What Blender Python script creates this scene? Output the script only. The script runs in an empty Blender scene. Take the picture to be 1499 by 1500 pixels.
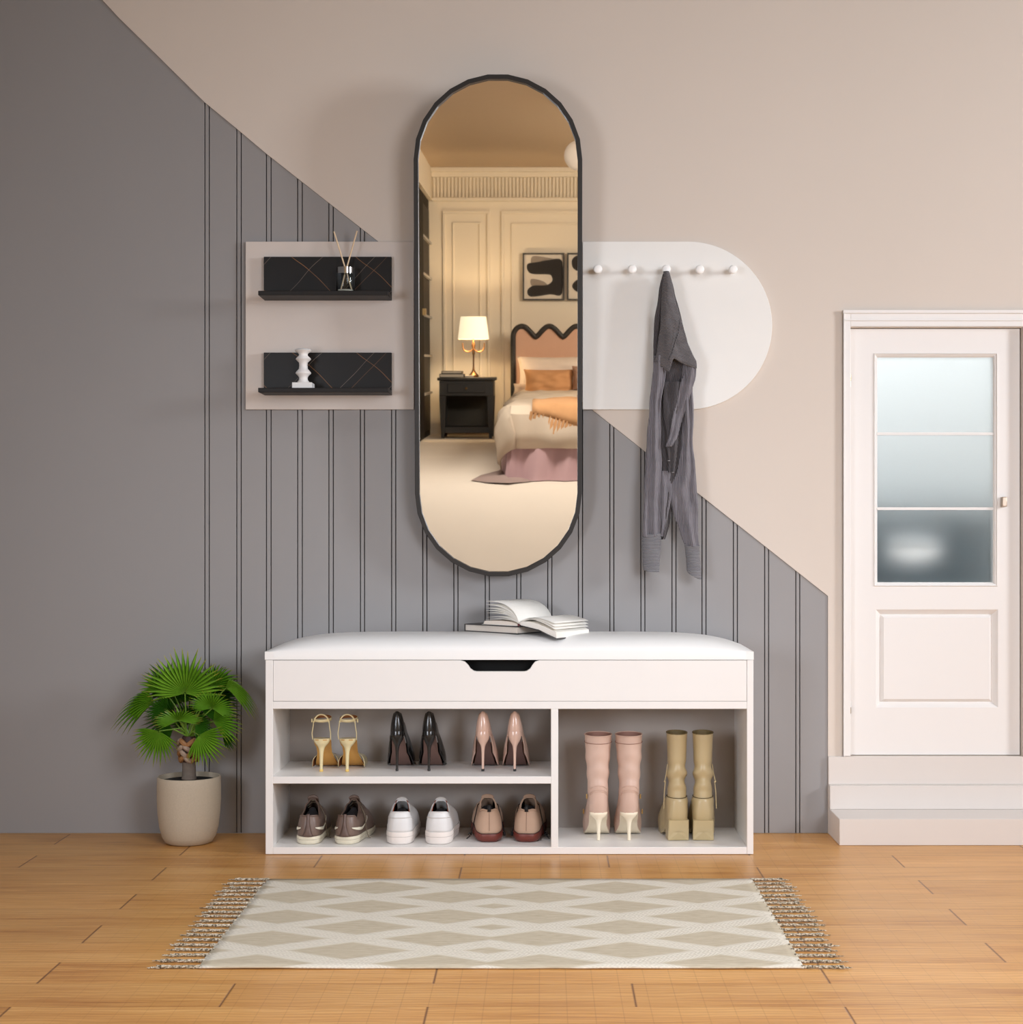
import bpy, bmesh, math, random
from mathutils import Vector, Matrix, noise
random.seed(7)
PI = math.pi
SC = bpy.context.scene
COL = SC.collection
F = 2356.0            # focal length in photo pixels
VX, VY = 797.0, 775.0 # vanishing point of the room's depth lines
CH, CD = 0.8017, 4.24 # camera height, distance to the back wall

def P(px, py, d=CD):
    return Vector(((px-VX)*d/F, d-CD, CH-(py-VY)*d/F))
def X(px, d=CD): return (px-VX)*d/F
def Z(py, d=CD): return CH-(py-VY)*d/F

# ------------------------------------------------------------------ materials
def srgb(c):
    return tuple(((v/255)/12.92 if v/255 <= .04045 else ((v/255+.055)/1.055)**2.4) for v in c[:3]) + (1,)
class NT:
    def __init__(s, name):
        s.m = bpy.data.materials.new(name); s.m.use_nodes = True
        s.t = s.m.node_tree; s.b = s.t.nodes['Principled BSDF']
    def n(s, ty, **kw):
        o = s.t.nodes.new(ty)
        for k, v in kw.items():
            if k.startswith('i_'): o.inputs[k[2:]].default_value = v
            else: setattr(o, k, v)
        return o
    def l(s, a, b): s.t.links.new(a, b)
    def math(s, op, a, b=None, c=None):
        o = s.n('ShaderNodeMath', operation=op)
        for i, v in enumerate((a, b, c)):
            if v is None: continue
            if isinstance(v, (int, float)): o.inputs[i].default_value = v
            else: s.l(v, o.inputs[i])
        return o.outputs[0]
    def mix(s, f, a, b):
        o = s.n('ShaderNodeMix', data_type='RGBA')
        for k, v in ((0, f), (6, a), (7, b)):
            if isinstance(v, (int, float)): o.inputs[k].default_value = v
            elif isinstance(v, tuple): o.inputs[k].default_value = v
            else: s.l(v, o.inputs[k])
        return o.outputs[2]
    def coord(s, scale=(1,1,1), rot=(0,0,0), loc=(0,0,0), kind='Object'):
        tc = s.n('ShaderNodeTexCoord'); mp = s.n('ShaderNodeMapping')
        mp.inputs['Scale'].default_value = scale; mp.inputs['Rotation'].default_value = rot; mp.inputs['Location'].default_value = loc
        s.l(tc.outputs[kind], mp.inputs[0]); return mp.outputs[0]
    def noise(s, vec, scale=10, detail=3, rough=.5):
        o = s.n('ShaderNodeTexNoise'); o.inputs['Scale'].default_value = scale
        o.inputs['Detail'].default_value = detail; o.inputs['Roughness'].default_value = rough
        s.l(vec, o.inputs['Vector']); return o.outputs['Fac']
    def bump(s, h, strength=.2, dist=.002):
        o = s.n('ShaderNodeBump'); o.inputs['Strength'].default_value = strength; o.inputs['Distance'].default_value = dist
        s.l(h, o.inputs['Height']); s.l(o.outputs[0], s.b.inputs['Normal'])
def mat(name, c, rough=.5, var=.04, vs=12, bump=0, bs=200, metal=0, spec=.5, coat=0, emis=None, es=0, sub=0):
    t = NT(name); c = srgb(c)
    co = t.coord()
    nz = t.noise(co, vs, 3)
    d = tuple(max(0, v*(1-var*2)) for v in c[:3])+(1,); h = tuple(min(1, v*(1+var*2)) for v in c[:3])+(1,)
    t.l(t.mix(nz, d, h), t.b.inputs['Base Color'])
    t.b.inputs['Roughness'].default_value = rough; t.b.inputs['Metallic'].default_value = metal
    t.b.inputs['Specular IOR Level'].default_value = spec; t.b.inputs['Coat Weight'].default_value = coat
    if sub: t.b.inputs['Subsurface Weight'].default_value = sub
    if emis: t.b.inputs['Emission Color'].default_value = srgb(emis); t.b.inputs['Emission Strength'].default_value = es
    if bump: t.bump(t.noise(co, bs, 4), bump, .001)
    return t.m

# ------------------------------------------------------------------ mesh kit
class MB:
    def __init__(s): s.v = []; s.f = []; s.c = None
    def add(s, vs, fs):
        o = len(s.v); s.v += [tuple(v) for v in vs]; s.f += [tuple(i+o for i in f) for f in fs]; return s
    def box(s, x0, x1, y0, y1, z0, z1):
        v = [(x,y,z) for z in (z0,z1) for y in (y0,y1) for x in (x0,x1)]
        return s.add(v, [(0,2,3,1),(4,5,7,6),(0,1,5,4),(2,6,7,3),(0,4,6,2),(1,3,7,5)])
    def prism(s, pts, a, b, axis='y'):
        n = len(pts)
        def mk(p, t): return (p[0], t, p[1]) if axis == 'y' else ((p[0], p[1], t) if axis == 'z' else (t, p[0], p[1]))
        v = [mk(p, a) for p in pts]+[mk(p, b) for p in pts]
        return s.add(v, [tuple(range(n)), tuple(range(2*n-1, n-1, -1))]+[(i, i+n, (i+1)%n+n, (i+1)%n) for i in range(n)])
    def loft(s, loops, c0=True, c1=True, closed=True):
        n = len(loops[0]); v = [p for l in loops for p in l]; f = []
        for k in range(len(loops)-1):
            for i in range(n if closed else n-1):
                j = (i+1) % n
                f.append((k*n+i, k*n+j, (k+1)*n+j, (k+1)*n+i))
        if c0: f.append(tuple(range(n-1, -1, -1)))
        if c1: f.append(tuple((len(loops)-1)*n+i for i in range(n)))
        return s.add(v, f)
    def lathe(s, prof, n=32, c=(0,0,0), c0=True, c1=True):
        return s.loft([[(c[0]+r*math.cos(2*PI*i/n), c[1]+r*math.sin(2*PI*i/n), c[2]+z) for i in range(n)] for r, z in prof], c0, c1)
    def tube(s, pts, r, n=8, caps=True):
        pts = [Vector(p) for p in pts]; rs = r if isinstance(r, (list, tuple)) else [r]*len(pts)
        loops = []; up = None
        for i, p in enumerate(pts):
            t = (pts[min(i+1, len(pts)-1)]-pts[max(i-1, 0)]).normalized()
            if up is None:
                up = Vector((0,0,1)) if abs(t.z) < .9 else Vector((1,0,0))
            a = t.cross(up).normalized(); b = a.cross(t).normalized(); up = b
            loops.append([p+(a*math.cos(2*PI*k/n)+b*math.sin(2*PI*k/n))*rs[i] for k in range(n)])
        return s.loft(loops, caps, caps)
    def build(s, name, m, parent=None, smooth=True, bevel=0, seg=2, solid=0, sub=0, ang=40, off=-1):
        me = bpy.data.meshes.new(name); me.from_pydata(s.v, [], s.f); me.validate(); me.update()
        b = bmesh.new(); b.from_mesh(me); bmesh.ops.recalc_face_normals(b, faces=b.faces); b.to_mesh(me); b.free()
        if s.c is not None:
            at = me.color_attributes.new('tip', 'FLOAT_COLOR', 'POINT')
            for i, c in enumerate(s.c): at.data[i].color = (c[0], c[1], 0, 1)
        o = bpy.data.objects.new(name, me); COL.objects.link(o)
        for mm in (m if isinstance(m, (list, tuple)) else [m]): me.materials.append(mm)
        if smooth:
            for p in me.polygons: p.use_smooth = True
        if solid:
            md = o.modifiers.new('sol', 'SOLIDIFY'); md.thickness = solid; md.offset = off
            if isinstance(m, (list, tuple)) and len(m) > 1: md.material_offset = 1
        if bevel:
            md = o.modifiers.new('bev', 'BEVEL'); md.width = bevel; md.segments = seg; md.limit_method = 'ANGLE'; md.angle_limit = math.radians(35)
        if sub:
            md = o.modifiers.new('sub', 'SUBSURF'); md.levels = sub; md.render_levels = sub
        if smooth:
            try: me.set_sharp_from_angle(angle=math.radians(ang))
            except Exception: pass
        if parent is not None: o.parent = parent
        return o
def thing(name, label, cat, loc=(0,0,0), rz=0, group=None):
    o = bpy.data.objects.new(name, None); COL.objects.link(o); o.location = loc; o.rotation_euler = (0,0,rz)
    o.empty_display_size = .05
    o['label'] = label; o['category'] = cat
    if group: o['group'] = group
    return o
def tag(o, label, cat, group=None, kind=None):
    o['label'] = label; o['category'] = cat
    if group: o['group'] = group
    if kind: o['kind'] = kind
    return o
def struct(o): o['kind'] = 'structure'; return o
def dup(root, loc, rz=None, label=None, mirror=False):
    def cp(o, par):
        c = o.copy(); COL.objects.link(c); c.parent = par
        for ch in [k for k in bpy.data.objects if k.parent == o and k is not c]: cp(ch, c)
        return c
    r = cp(root, root.parent); r.location = loc
    if rz is not None: r.rotation_euler = (0,0,rz)
    if label: r['label'] = label
    if mirror: r.scale = (-1, 1, 1)
    return r
def lerp(a, b, t): return a+(b-a)*t
def interp(tab, t):
    if t <= tab[0][0]: return tab[0][1]
    for (a, x), (b, y) in zip(tab, tab[1:]):
        if t <= b:
            k = (t-a)/(b-a); k = k*k*(3-2*k); return x+(y-x)*k
    return tab[-1][1]
def lin(tab, t):
    if t <= tab[0][0]: return tab[0][1]
    for (a, x), (b, y) in zip(tab, tab[1:]):
        if t <= b: return x+(y-x)*(t-a)/(b-a)
    return tab[-1][1]
def crom(loops, k=4):
    """Catmull-Rom through closed loops given as lists of vectors"""
    out = []; n = len(loops)
    for i in range(n-1):
        p0, p1, p2, p3 = loops[max(i-1,0)], loops[i], loops[i+1], loops[min(i+2,n-1)]
        for j in range(k):
            t = j/k
            out.append([.5*((2*b)+(c-a)*t+(2*a-5*b+4*c-d)*t*t+(3*b-a-3*c+d)*t**3) for a,b,c,d in zip(p0,p1,p2,p3)])
    out.append(list(loops[-1])); return out

# ------------------------------------------------------------------ common materials
M = {}
M['white'] = mat('white_laminate', (236,233,230), .38, .01)
M['cavity'] = mat('white_laminate_shaded', (172,165,160), .42, .01)  # same laminate darkened, putting the cavity's shade into its colour
M['cushion'] = mat('white_leatherette', (240,239,237), .45, .01, bump=.05, bs=400)
M['beige'] = mat('beige_paint', (215,204,193), .75, .015, 2)
M['grey'] = mat('grey_paint', (150,148,148), .6, .015, 3)
M['groove'] = mat('groove_shadow_paint', (46,42,40), .8, .02)
M['panelwhite'] = mat('white_panel', (238,237,233), .6, .01)
M['panelbeige'] = mat('pale_beige_panel', (214,204,196), .6, .01)
M['doorwhite'] = mat('door_paint', (232,229,226), .45, .01, 3)
M['step'] = mat('step_paint', (216,209,203), .6, .015, 3)
M['black'] = mat('black_metal', (30,27,25), .45, .05)
M['blackwood'] = mat('black_wood', (34,31,28), .5, .08, 20)
M['chrome'] = mat('chrome', (205,205,205), .12, .02, metal=1)
M['brass'] = mat('brass', (190,160,110), .3, .03, metal=1)
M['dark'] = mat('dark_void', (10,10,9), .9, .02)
M['ceilp'] = mat('ceiling_paint', (170,172,176), .8, .01)

def wood_floor():
    t = NT('oak_plank_floor')
    tc = t.n('ShaderNodeTexCoord'); sp = t.n('ShaderNodeSeparateXYZ'); t.l(tc.outputs['Object'], sp.inputs[0])
    x, y = sp.outputs[0], sp.outputs[1]
    ry = t.math('DIVIDE', t.math('ADD', y, 1.542+10*.139), .139)
    row = t.math('FLOOR', ry); fy = t.math('FRACT', ry)
    par = t.math('MULTIPLY', t.math('MODULO', row, 2), .35)   # rows alternate by half a board
    u = t.math('DIVIDE', t.math('ADD', t.math('ADD', x, .195+7*.7-.35), par), .70)
    colm = t.math('FLOOR', u); fx = t.math('FRACT', u)
    def near(f, w):   # 1 close to 0 or 1
        e = t.math('MINIMUM', f, t.math('SUBTRACT', 1.0, f))
        return t.math('SUBTRACT', 1.0, t.math('SMOOTH_MIN', t.math('DIVIDE', e, w), 1.0, .3))
    joint = t.math('MAXIMUM', near(fx, .0045), 0.0)
    rowl = t.math('MAXIMUM', near(fy, .014), 0.0)
    g = t.math('FRACT', t.math('DIVIDE', t.math('ADD', x, .195+7*.7), .04667))
    # the faint cross lines fade out where the boards run to the sides
    fade = t.math('MAXIMUM', t.math('SUBTRACT', 1.0, t.math('MULTIPLY', t.math('POWER', t.math('ABSOLUTE', x), 2.0), .75)), 0.0)
    gl = t.math('MULTIPLY', t.math('MAXIMUM', near(g, .03), 0.0), fade)
    # per board tint
    cm = t.n('ShaderNodeCombineXYZ'); t.l(colm, cm.inputs[0]); t.l(row, cm.inputs[1])
    wn = t.n('ShaderNodeTexWhiteNoise'); t.l(cm.outputs[0], wn.inputs['Vector'])
    # grain
    off = t.n('ShaderNodeVectorMath', operation='MULTIPLY_ADD')
    t.l(cm.outputs[0], off.inputs[0]); off.inputs[1].default_value = (3.1,5.7,0); t.l(tc.outputs['Object'], off.inputs[2])
    def stretch(sx, sy):
        mp = t.n('ShaderNodeMapping'); mp.inputs['Scale'].default_value = (sx, sy, 1); t.l(off.outputs[0], mp.inputs[0]); return mp.outputs[0]
    n1 = t.noise(stretch(2.2, 34), 1.6, 6, .62)
    n2 = t.noise(stretch(1.0, 5), 2.0, 3, .5)
    n3 = t.noise(stretch(9, 260), 2.0, 3, .6)
    wv = t.n('ShaderNodeTexWave', wave_type='BANDS', bands_direction='Y'); wv.inputs['Scale'].default_value = 7
    wv.inputs['Distortion'].default_value = 9; wv.inputs['Detail'].default_value = 3; wv.inputs['Detail Scale'].default_value = .8
    t.l(stretch(.9, 3.2), wv.inputs['Vector'])
    cr = t.n('ShaderNodeValToRGB'); e = cr.color_ramp.elements
    e[0].position = .34; e[0].color = srgb((178,120,58)); e[1].position = .62; e[1].color = srgb((226,174,106))
    m_ = e.new(.47); m_.color = srgb((211,155,87))
    g1 = t.math('ADD', t.math('MULTIPLY', n1, .55), t.math('MULTIPLY', n2, .45))
    t.l(g1, cr.inputs[0])
    c = t.mix(t.math('MULTIPLY', t.math('SUBTRACT', 1.0, wv.outputs['Fac']), .30), cr.outputs[0], srgb((160,98,44)))
    c = t.mix(t.math('MULTIPLY', n3, .18), c, srgb((140,84,38)))
    hsv = t.n('ShaderNodeHueSaturation'); t.l(c, hsv.inputs['Color'])
    t.l(t.math('ADD', .93, t.math('MULTIPLY', wn.outputs['Value'], .12)), hsv.inputs['Value'])
    c = hsv.outputs[0]
    c = t.mix(t.math('MULTIPLY', gl, .26), c, srgb((110,66,30)))
    c = t.mix(t.math('MULTIPLY', rowl, .42), c, srgb((120,72,34)))
    c = t.mix(t.math('MULTIPLY', joint, .9), c, srgb((92,48,26)))
    t.l(c, t.b.inputs['Base Color'])
    t.b.inputs['Roughness'].default_value = .34
    t.l(t.math('ADD', .28, t.math('MULTIPLY', n1, .16)), t.b.inputs['Roughness'])
    h = t.math('SUBTRACT', t.math('MULTIPLY', n1, .25), t.math('MAXIMUM', joint, t.math('MULTIPLY', rowl, .5)))
    t.bump(h, .35, .0015)
    return t.m
M['floor'] = wood_floor()

# ------------------------------------------------------------------ room shell
RX0, RX1, RZ = -2.4, 4.5, 3.15
o = struct(MB().box(RX0, RX1, -4.3, 0.0, -.08, 0).build('floor', M['floor'], smooth=False))
diag = [(-60,-530),(60,-130),(110,-50),(150,0),(175,27),(225,76),(300,150),(345,187),(390,225),(470,288),(553,353),(700,466),(870,602),(1213,873)]
dz = [(X(a), Z(b)) for a, b in diag]
XE = X(1213)
def dza(x): return lin(dz, x)
lines = []
for c, h in ((303.2,3.2),(350,3.2),(393.6,3.4),(439.4,3.4),(485,3.2),(531,3.0),(576.8,3.0),(622.5,3),(668,3),(714,3),(760,3),(805.5,3),(850.5,3),(896.5,2.9),(942,2.9),(987.5,2.9),(1031.5,2.9),(1077.5,2.9),(1123.3,2.9),(1169,2.9)):
    lines += [c-h, c+h]
hw = .0012
cuts = [RX0]
for l in lines: cuts += [X(l)-hw, X(l)+hw]
cuts.append(XE)
mb = MB()
for a, b in zip(cuts[0::2], cuts[1::2]):
    top = [(a, dza(a))]+[(x, z) for x, z in dz if a < x < b]+[(b, dza(b))]
    mb.prism([(b, 0), (a, 0)]+top, 0, .02)
wl = struct(mb.build('wall_back', M['grey'], smooth=False, bevel=.0008, seg=1))
mb = MB().box(RX0, XE, .0055, .1, 0, RZ).build('wall_core', M['groove'], wl, smooth=False); mb.name = 'wall_backing'
DX0, DX1, DZ0, DZ1 = X(1245.5), X(1497.5), Z(1107.5), Z(480)
# beige upper wall, cut round the door
mb = MB()
zt = [(x, z) for x, z in dz]
mb.prism([p for p in zt]+[(XE, RZ), (zt[0][0], RZ)], -.003, .0055)
mb.box(XE, DX0, -.003, .1, 0, RZ); mb.box(DX0, DX1, -.003, .1, DZ1, RZ); mb.box(DX1, RX1, -.003, .1, 0, RZ); mb.box(DX0, DX1, -.003, .1, 0, DZ0)
struct(mb.build('wall_back_upper', M['beige'], smooth=False))
M['wallside'] = mat('side_wall_paint', (150,153,158), .8, .01)
struct(MB().box(RX0-.1, RX0, -12.4, .1, 0, RZ).build('wall_left', M['wallside'], smooth=False))
struct(MB().box(RX1, RX1+.1, -12.4, .1, 0, RZ).build('wall_right', M['wallside'], smooth=False))
struct(MB().box(RX0, RX1, -4.3, .1, RZ, RZ+.1).build('ceiling', M['ceilp'], smooth=False))

# wall panels
o = MB().box(X(361), X(607), -.012, -.0031, Z(600.3), Z(355)).build('wall_panel', M['panelbeige'], bevel=.0008)
tag(o, 'pale beige square panel on the wall behind the two black shelves', 'wall panel')
pts = [(X(607), Z(600.3)), ]
R = (X(1130.5)-X(1008)); cz = (Z(355)+Z(600.3))/2; hz = (Z(355)-Z(600.3))/2
arc = [(X(1008)+R*math.cos(a), cz+hz*math.sin(a)) for a in [(-PI/2)+PI*i/40 for i in range(41)]]
o = MB().prism([(X(853.5), Z(600.3))]+arc+[(X(853.5), Z(355))], -.012, -.0031).build('wall_panel', M['panelwhite'], bevel=.0008)
tag(o, 'white wall panel with a round right end carrying the row of hooks', 'wall panel')

# ------------------------------------------------------------------ steps below the door
mb = MB()
mb.prism([(0,0), (-.1665,0), (-.1665,Z(1199.5,4.0735)), (-.031,Z(1199.5,4.0735)), (-.031,Z(1152,4.209)), (-.0031, Z(1152,4.209)+.002), (-.0031, DZ0), (0, DZ0)], X(1213), RX1, 'x')
st = MB()
s0 = Z(1199.5, 4.0735); s1 = Z(1151, 4.209)
steps = thing('door_steps', 'low beige steps with two treads below the white door', 'steps', (X(1213), 0, 0))
W = RX1-X(1213)-.002
MB().box(0, W, -.1665, -.004, 0, s0).build('lower_step', M['step'], steps, bevel=.0015)
MB().box(0, W, -.031, -.004, s0, s1).build('upper_step', M['step'], steps, bevel=.0015)
MB().box(0, W, -.010, -.004, s1, DZ0).build('riser_board', M['step'], steps, bevel=.001)

# ------------------------------------------------------------------ door
door = thing('door_1', 'white half-glazed door with frosted pane and lower moulded panel', 'door', (X(1246), 0, DZ0)); door['kind'] = 'structure'
def L(px, py, d=CD): return (X(px, d)-X(1246), Z(py, d)-DZ0)
leaf = MB()
gx0, gx1, gz0, gz1 = X(1284.5)-X(1246), X(1459)-X(1246), Z(856)-DZ0, Z(520)-DZ0
lx1, lz1 = X(1496)-X(1246), Z(481)-DZ0
px0, px1, pz0, pz1 = X(1283)-X(1246), X(1464)-X(1246), Z(1037)-DZ0, Z(893)-DZ0
YF, YB = .010, .045
leaf.box(.001, gx0, YF, YB, .002, lz1).box(px1, lx1, YF, YB, .002, lz1).box(gx0, px1, YF, YB, gz1, lz1)
leaf.box(gx1, px1, YF, YB, gz0, gz1).box(gx0, px1, YF, YB, pz1, gz0).box(gx0, px1, YF, YB, .002, pz0)
leaf.build('door_leaf', M['doorwhite'], door, smooth=False)
# lower panel: sloped moulding and raised field
def frame_slope(mb, x0, x1, z0, z1, y0, w, y1):
    a = [(x0,y0,z0),(x1,y0,z0),(x1,y0,z1),(x0,y0,z1)]; b = [(x0+w,y1,z0+w),(x1-w,y1,z0+w),(x1-w,y1,z1-w),(x0+w,y1,z1-w)]
    return mb.add(a+b, [(i, (i+1)%4, (i+1)%4+4, i+4) for i in range(4)])
mp = MB()
frame_slope(mp, gx0, px1, pz0, pz1, YF, .014, .022); frame_slope(mp, gx0+.014, px1-.014, pz0+.014, pz1-.014, .022, .008, .0135)
i_ = .022
mp.add([(gx0+i_,.0135,pz0+i_),(px1-i_,.0135,pz0+i_),(px1-i_,.0135,pz1-i_),(gx0+i_,.0135,pz1-i_)], [(0,1,2,3)])
mp.box(gx0, px1, .03, YB, pz0, pz1)
mp.build('moulded_panel', M['doorwhite'], door, smooth=False)
# glazing bead and frosted pane
gb = MB(); frame_slope(gb, gx0-.004, gx1+.006, gz0-.004, gz1+.004, YF-.003, .009, .016)
frame_slope(gb, gx0-.006, gx1+.008, gz0-.006, gz1+.006, YF, .002, YF-.003)
for py in (635, 745):
    z = Z(py)-DZ0; gb.box(gx0+.004, gx1-.002, .013, .021, z-.0035, z+.0035)
gb.build('glazing_bars', M['doorwhite'], door, smooth=False)
t = NT('frosted_glass'); t.b.inputs['Base Color'].default_value = (.93,.96,.96,1)
t.b.inputs['Transmission Weight'].default_value = 1; t.b.inputs['Roughness'].default_value = .55; t.b.inputs['IOR'].default_value = 1.35
t.bump(t.noise(t.coord((1,1,1)), 60, 2), .05, .001); M['frost'] = t.m
MB().box(gx0-.002, gx1+.002, .020, .0235, gz0-.002, gz1+.002).build('frosted_pane', M['frost'], door, smooth=False)
# hinges and lock
for py in (553, 1041):
    z = Z(py)-DZ0
    MB().lathe([(.0022,-.008),(.0022,.008)], 12, (.001,.006,z)).build('hinge', M['brass'], door)
    MB().lathe([(.0022,-.008),(.0022,.008)], 12, (.001,.006,z+(-.017 if py < 600 else .017))).build('hinge', M['doorwhite'], door)
lk = L(1471.5, 735)
MB().box(lk[0]-.0065, lk[0]+.0065, -.006, YF+.001, lk[1]-.013, lk[1]+.013).build('lock_plate', mat('lock_metal', (190,172,155), .35, .02, metal=.6), door, bevel=.002)
# casing (frame)
cs = MB()
fx0 = X(1234.5); ft = Z(455)
cs.box(fx0, X(1245.3), -.011, -.0032, DZ0+.001, ft); cs.box(X(1245.3), X(1509), -.011, -.0032, Z(479), ft); cs.box(X(1498), X(1509), -.011, -.0032, DZ0+.001, Z(479))
cs.box(fx0-.001, X(1510), -.016, -.0032, Z(460), ft)
cs.box(fx0+.001, X(1509), -.014, -.0032, Z(471), Z(468.5))
cs.box(X(1234.5), X(1237), -.014, -.0032, DZ0+.001, ft)
struct(cs.build('door_frame', M['doorwhite'], smooth=False, bevel=.0012))
# the room beyond the frosted pane
M['beyond'] = mat('bright_room_paint', (240,243,244), .8, .01)
M['teal'] = mat('dark_teal_paint', (30,78,94), .6, .05)
for nm, bb in (('wall_beyond_door', (.55,2.3,1.1,1.15,0,2.2)), ('wall_beyond_left', (.5,.55,.12,1.15,0,2.2)), ('wall_beyond_right', (2.3,2.35,.12,1.15,0,2.2)), ('ceiling_beyond', (.5,2.35,.12,1.15,2.2,2.25)), ('floor_beyond', (.5,2.35,.12,1.15,-.05,0))):
    struct(MB().box(*bb).build(nm, M['beyond'], smooth=False))
def back_cab():
    c = thing('low_cabinet', 'dark teal low cabinet blurred behind the frosted door pane', 'cabinet', (X(1370), .32, 0))
    MB().box(X(1240)-X(1370), X(1530)-X(1370), .05, .3, 0, Z(752)).build('carcass', M['teal'], c, bevel=.004)
    MB().box(X(1230)-X(1370), X(1540)-X(1370), .0, .3, Z(752)+.001, Z(740)).build('worktop', M['teal'], c, bevel=.003)
    b = thing('white_basin', 'white round basin blurred behind the lower frosted pane', 'basin', (X(1362), .19, Z(826)))
    MB().lathe([(.012,0),(.055,.012),(.075,.032),(.08,.046),(.074,.046),(.05,.022),(.01,.016)], 32).build('bowl', mat('basin_white_glow', (250,250,250), .3, .01, emis=(255,255,255), es=.5), b)  # bowl is no lamp; emission added to brighten it behind the pane
back_cab()
# ------------------------------------------------------------------ mirror
TH = math.radians(2.97)
NRM = Vector((0, -math.cos(TH), -math.sin(TH)))
TUP = Vector((0, -math.sin(TH), math.cos(TH)))
MC = Vector((0, -.085, 1.34))
CAM = Vector((0, -CD, CH))
def on_plane(px, py, off=0):
    d = Vector(((px-VX)/F, 1, -(py-VY)/F)); c = MC+NRM*off
    t = (c-CAM).dot(NRM)/d.dot(NRM); return CAM+d*t, d
def RM(px, py, y=None, z=None, x=None):
    """the real point that shows in the mirror at this place of the photograph"""
    o, d = on_plane(px, py); r = d-2*d.dot(NRM)*NRM
    if y is not None: t = (y-o.y)/r.y
    elif z is not None: t = (z-o.z)/r.z
    else: t = (x-o.x)/r.x
    return o+r*t
top, _ = on_plane(730, 108, .012); bot, _ = on_plane(730, 845, .012); lf, _ = on_plane(607, 476, .012); rt, _ = on_plane(853, 476, .012)
MH = (top-bot).length; MW = (rt.x-lf.x); mcx = (lf.x+rt.x)/2; mid = (top+bot)/2-NRM*.012
mir = thing('wall_mirror', 'tall pill-shaped mirror with thin black frame leaning off the wall', 'mirror', mid)
mir.rotation_euler = (TH, 0, 0); mir.location.x = mcx
def stad(w, h, n=13):
    r = w/2; s = h/2-r
    p = [(r*math.cos(PI*i/n), s+r*math.sin(PI*i/n)) for i in range(n+1)]
    return p+[(-a, -b) for a, b in p]
def ring(mb, o_, i_, y0, y1):
    n = len(o_)
    L4 = [[(a, y0, b) for a, b in o_], [(a, y0, b) for a, b in i_], [(a, y1, b) for a, b in i_], [(a, y1, b) for a, b in o_]]
    v = [p for l in L4 for p in l]; f = []
    for k in range(4):
        for i in range(n): f.append((k*n+i, k*n+(i+1)%n, ((k+1)%4)*n+(i+1)%n, ((k+1)%4)*n+i))
    return mb.add(v, f)
fw = .0115
ring(MB(), stad(MW, MH), stad(MW-2*fw, MH-2*fw), -.012, .012).build('mirror_frame', M['black'], mir, smooth=False, bevel=.001)
t = NT('mirror_silver'); t.b.inputs['Metallic'].default_value = 1; t.b.inputs['Roughness'].default_value = .012
t.l(t.mix(t.noise(t.coord(), .8, 1), srgb((247,243,238)), srgb((250,246,241))), t.b.inputs['Base Color'])
s_ = stad(MW-1.5*fw, MH-1.5*fw)
MB().add([(a, 0, b) for a, b in s_], [tuple(range(len(s_)))]).build('mirror_glass', t.m, mir, smooth=False)
MB().prism(stad(MW-fw, MH-fw), .003, .010).build('backing_board', M['black'], mir, smooth=False)
mb = MB(); mb.box(-.06, .06, .010, .06, MH/2-.30, MH/2-.27)
mb.build('hanging_bracket', M['black'], mir, smooth=False)

# ------------------------------------------------------------------ bedroom seen in the mirror
BZ, BY = .5, -12.2
M['carpet'] = mat('cream_carpet', (232,222,208), .95, .02, 3, bump=.3, bs=300)
M['cream'] = mat('cream_panelling', (236,224,202), .6, .01, 2)
M['tan'] = mat('tan_ceiling', (200,178,150), .85, .01)
struct(MB().prism([(-12.4,-.08),(-12.4,BZ)]+[(lerp(-5.7,-4.3,i/24), BZ*(.5+.5*math.cos(PI*i/24))) for i in range(25)]+[(-4.3,-.08)], RX0, RX1, 'x').build('floor_bedroom', M['carpet'], ang=30))
struct(MB().box(RX0, RX1, -12.4, -4.3, RZ, RZ+.1).build('ceiling_bedroom', M['tan'], smooth=False))
wb = struct(MB().box(RX0, RX1, BY-.15, BY, BZ, RZ).build('wall_bedroom', M['cream'], smooth=False))
def wx(px, py): p = RM(px, py, y=BY); return p.x
def wz(px, py): p = RM(px, py, y=BY); return p.z
ztop, zf1, zf0 = wz(730,250), wz(730,260), wz(730,290)
SX = wx(634, 500)
mo = MB()
mo.box(SX, RX1, BY, BY+.06, zf1+.0, RZ).box(SX, RX1, BY, BY+.11, (zf1+RZ)/2, RZ).box(SX, RX1, BY, BY+.05, zf0-.035, zf0)
fl = MB(); xx = SX+.02
fl = MB()
while xx < 1.2:
    fl.box(xx, xx+.020, BY, BY+.022, zf0, zf1); xx += .036
mo.build('cornice', M['cream'], wb, smooth=False, bevel=.006)
fl.build('fluted_frieze', M['cream'], wb, smooth=False)
def rectmould(mb, x0, x1, z0, z1, w=.028, d=.02):
    for a in ((x0,x1,z1-w,z1),(x0,x1,z0,z0+w),(x0,x0+w,z0+w,z1-w),(x1-w,x1,z0+w,z1-w)): mb.box(a[0],a[1],BY,BY+d,a[2],a[3])
rm = MB(); zb = BZ+.2
rectmould(rm, wx(649,400), wx(718,400), zb, wz(680,309)); rectmould(rm, wx(663,400), wx(704.5,400), zb+.1, wz(680,326), .016, .012)
rectmould(rm, wx(734.5,400), 2.9, zb, wz(780,309)); rectmould(rm, wx(749,400), 2.8, zb+.1, wz(780,327), .016, .012)
rm.box(SX, RX1, BY, BY+.02, BZ, BZ+.12)
rm.build('wall_moulding', M['cream'], wb, smooth=False, bevel=.004)
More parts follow.
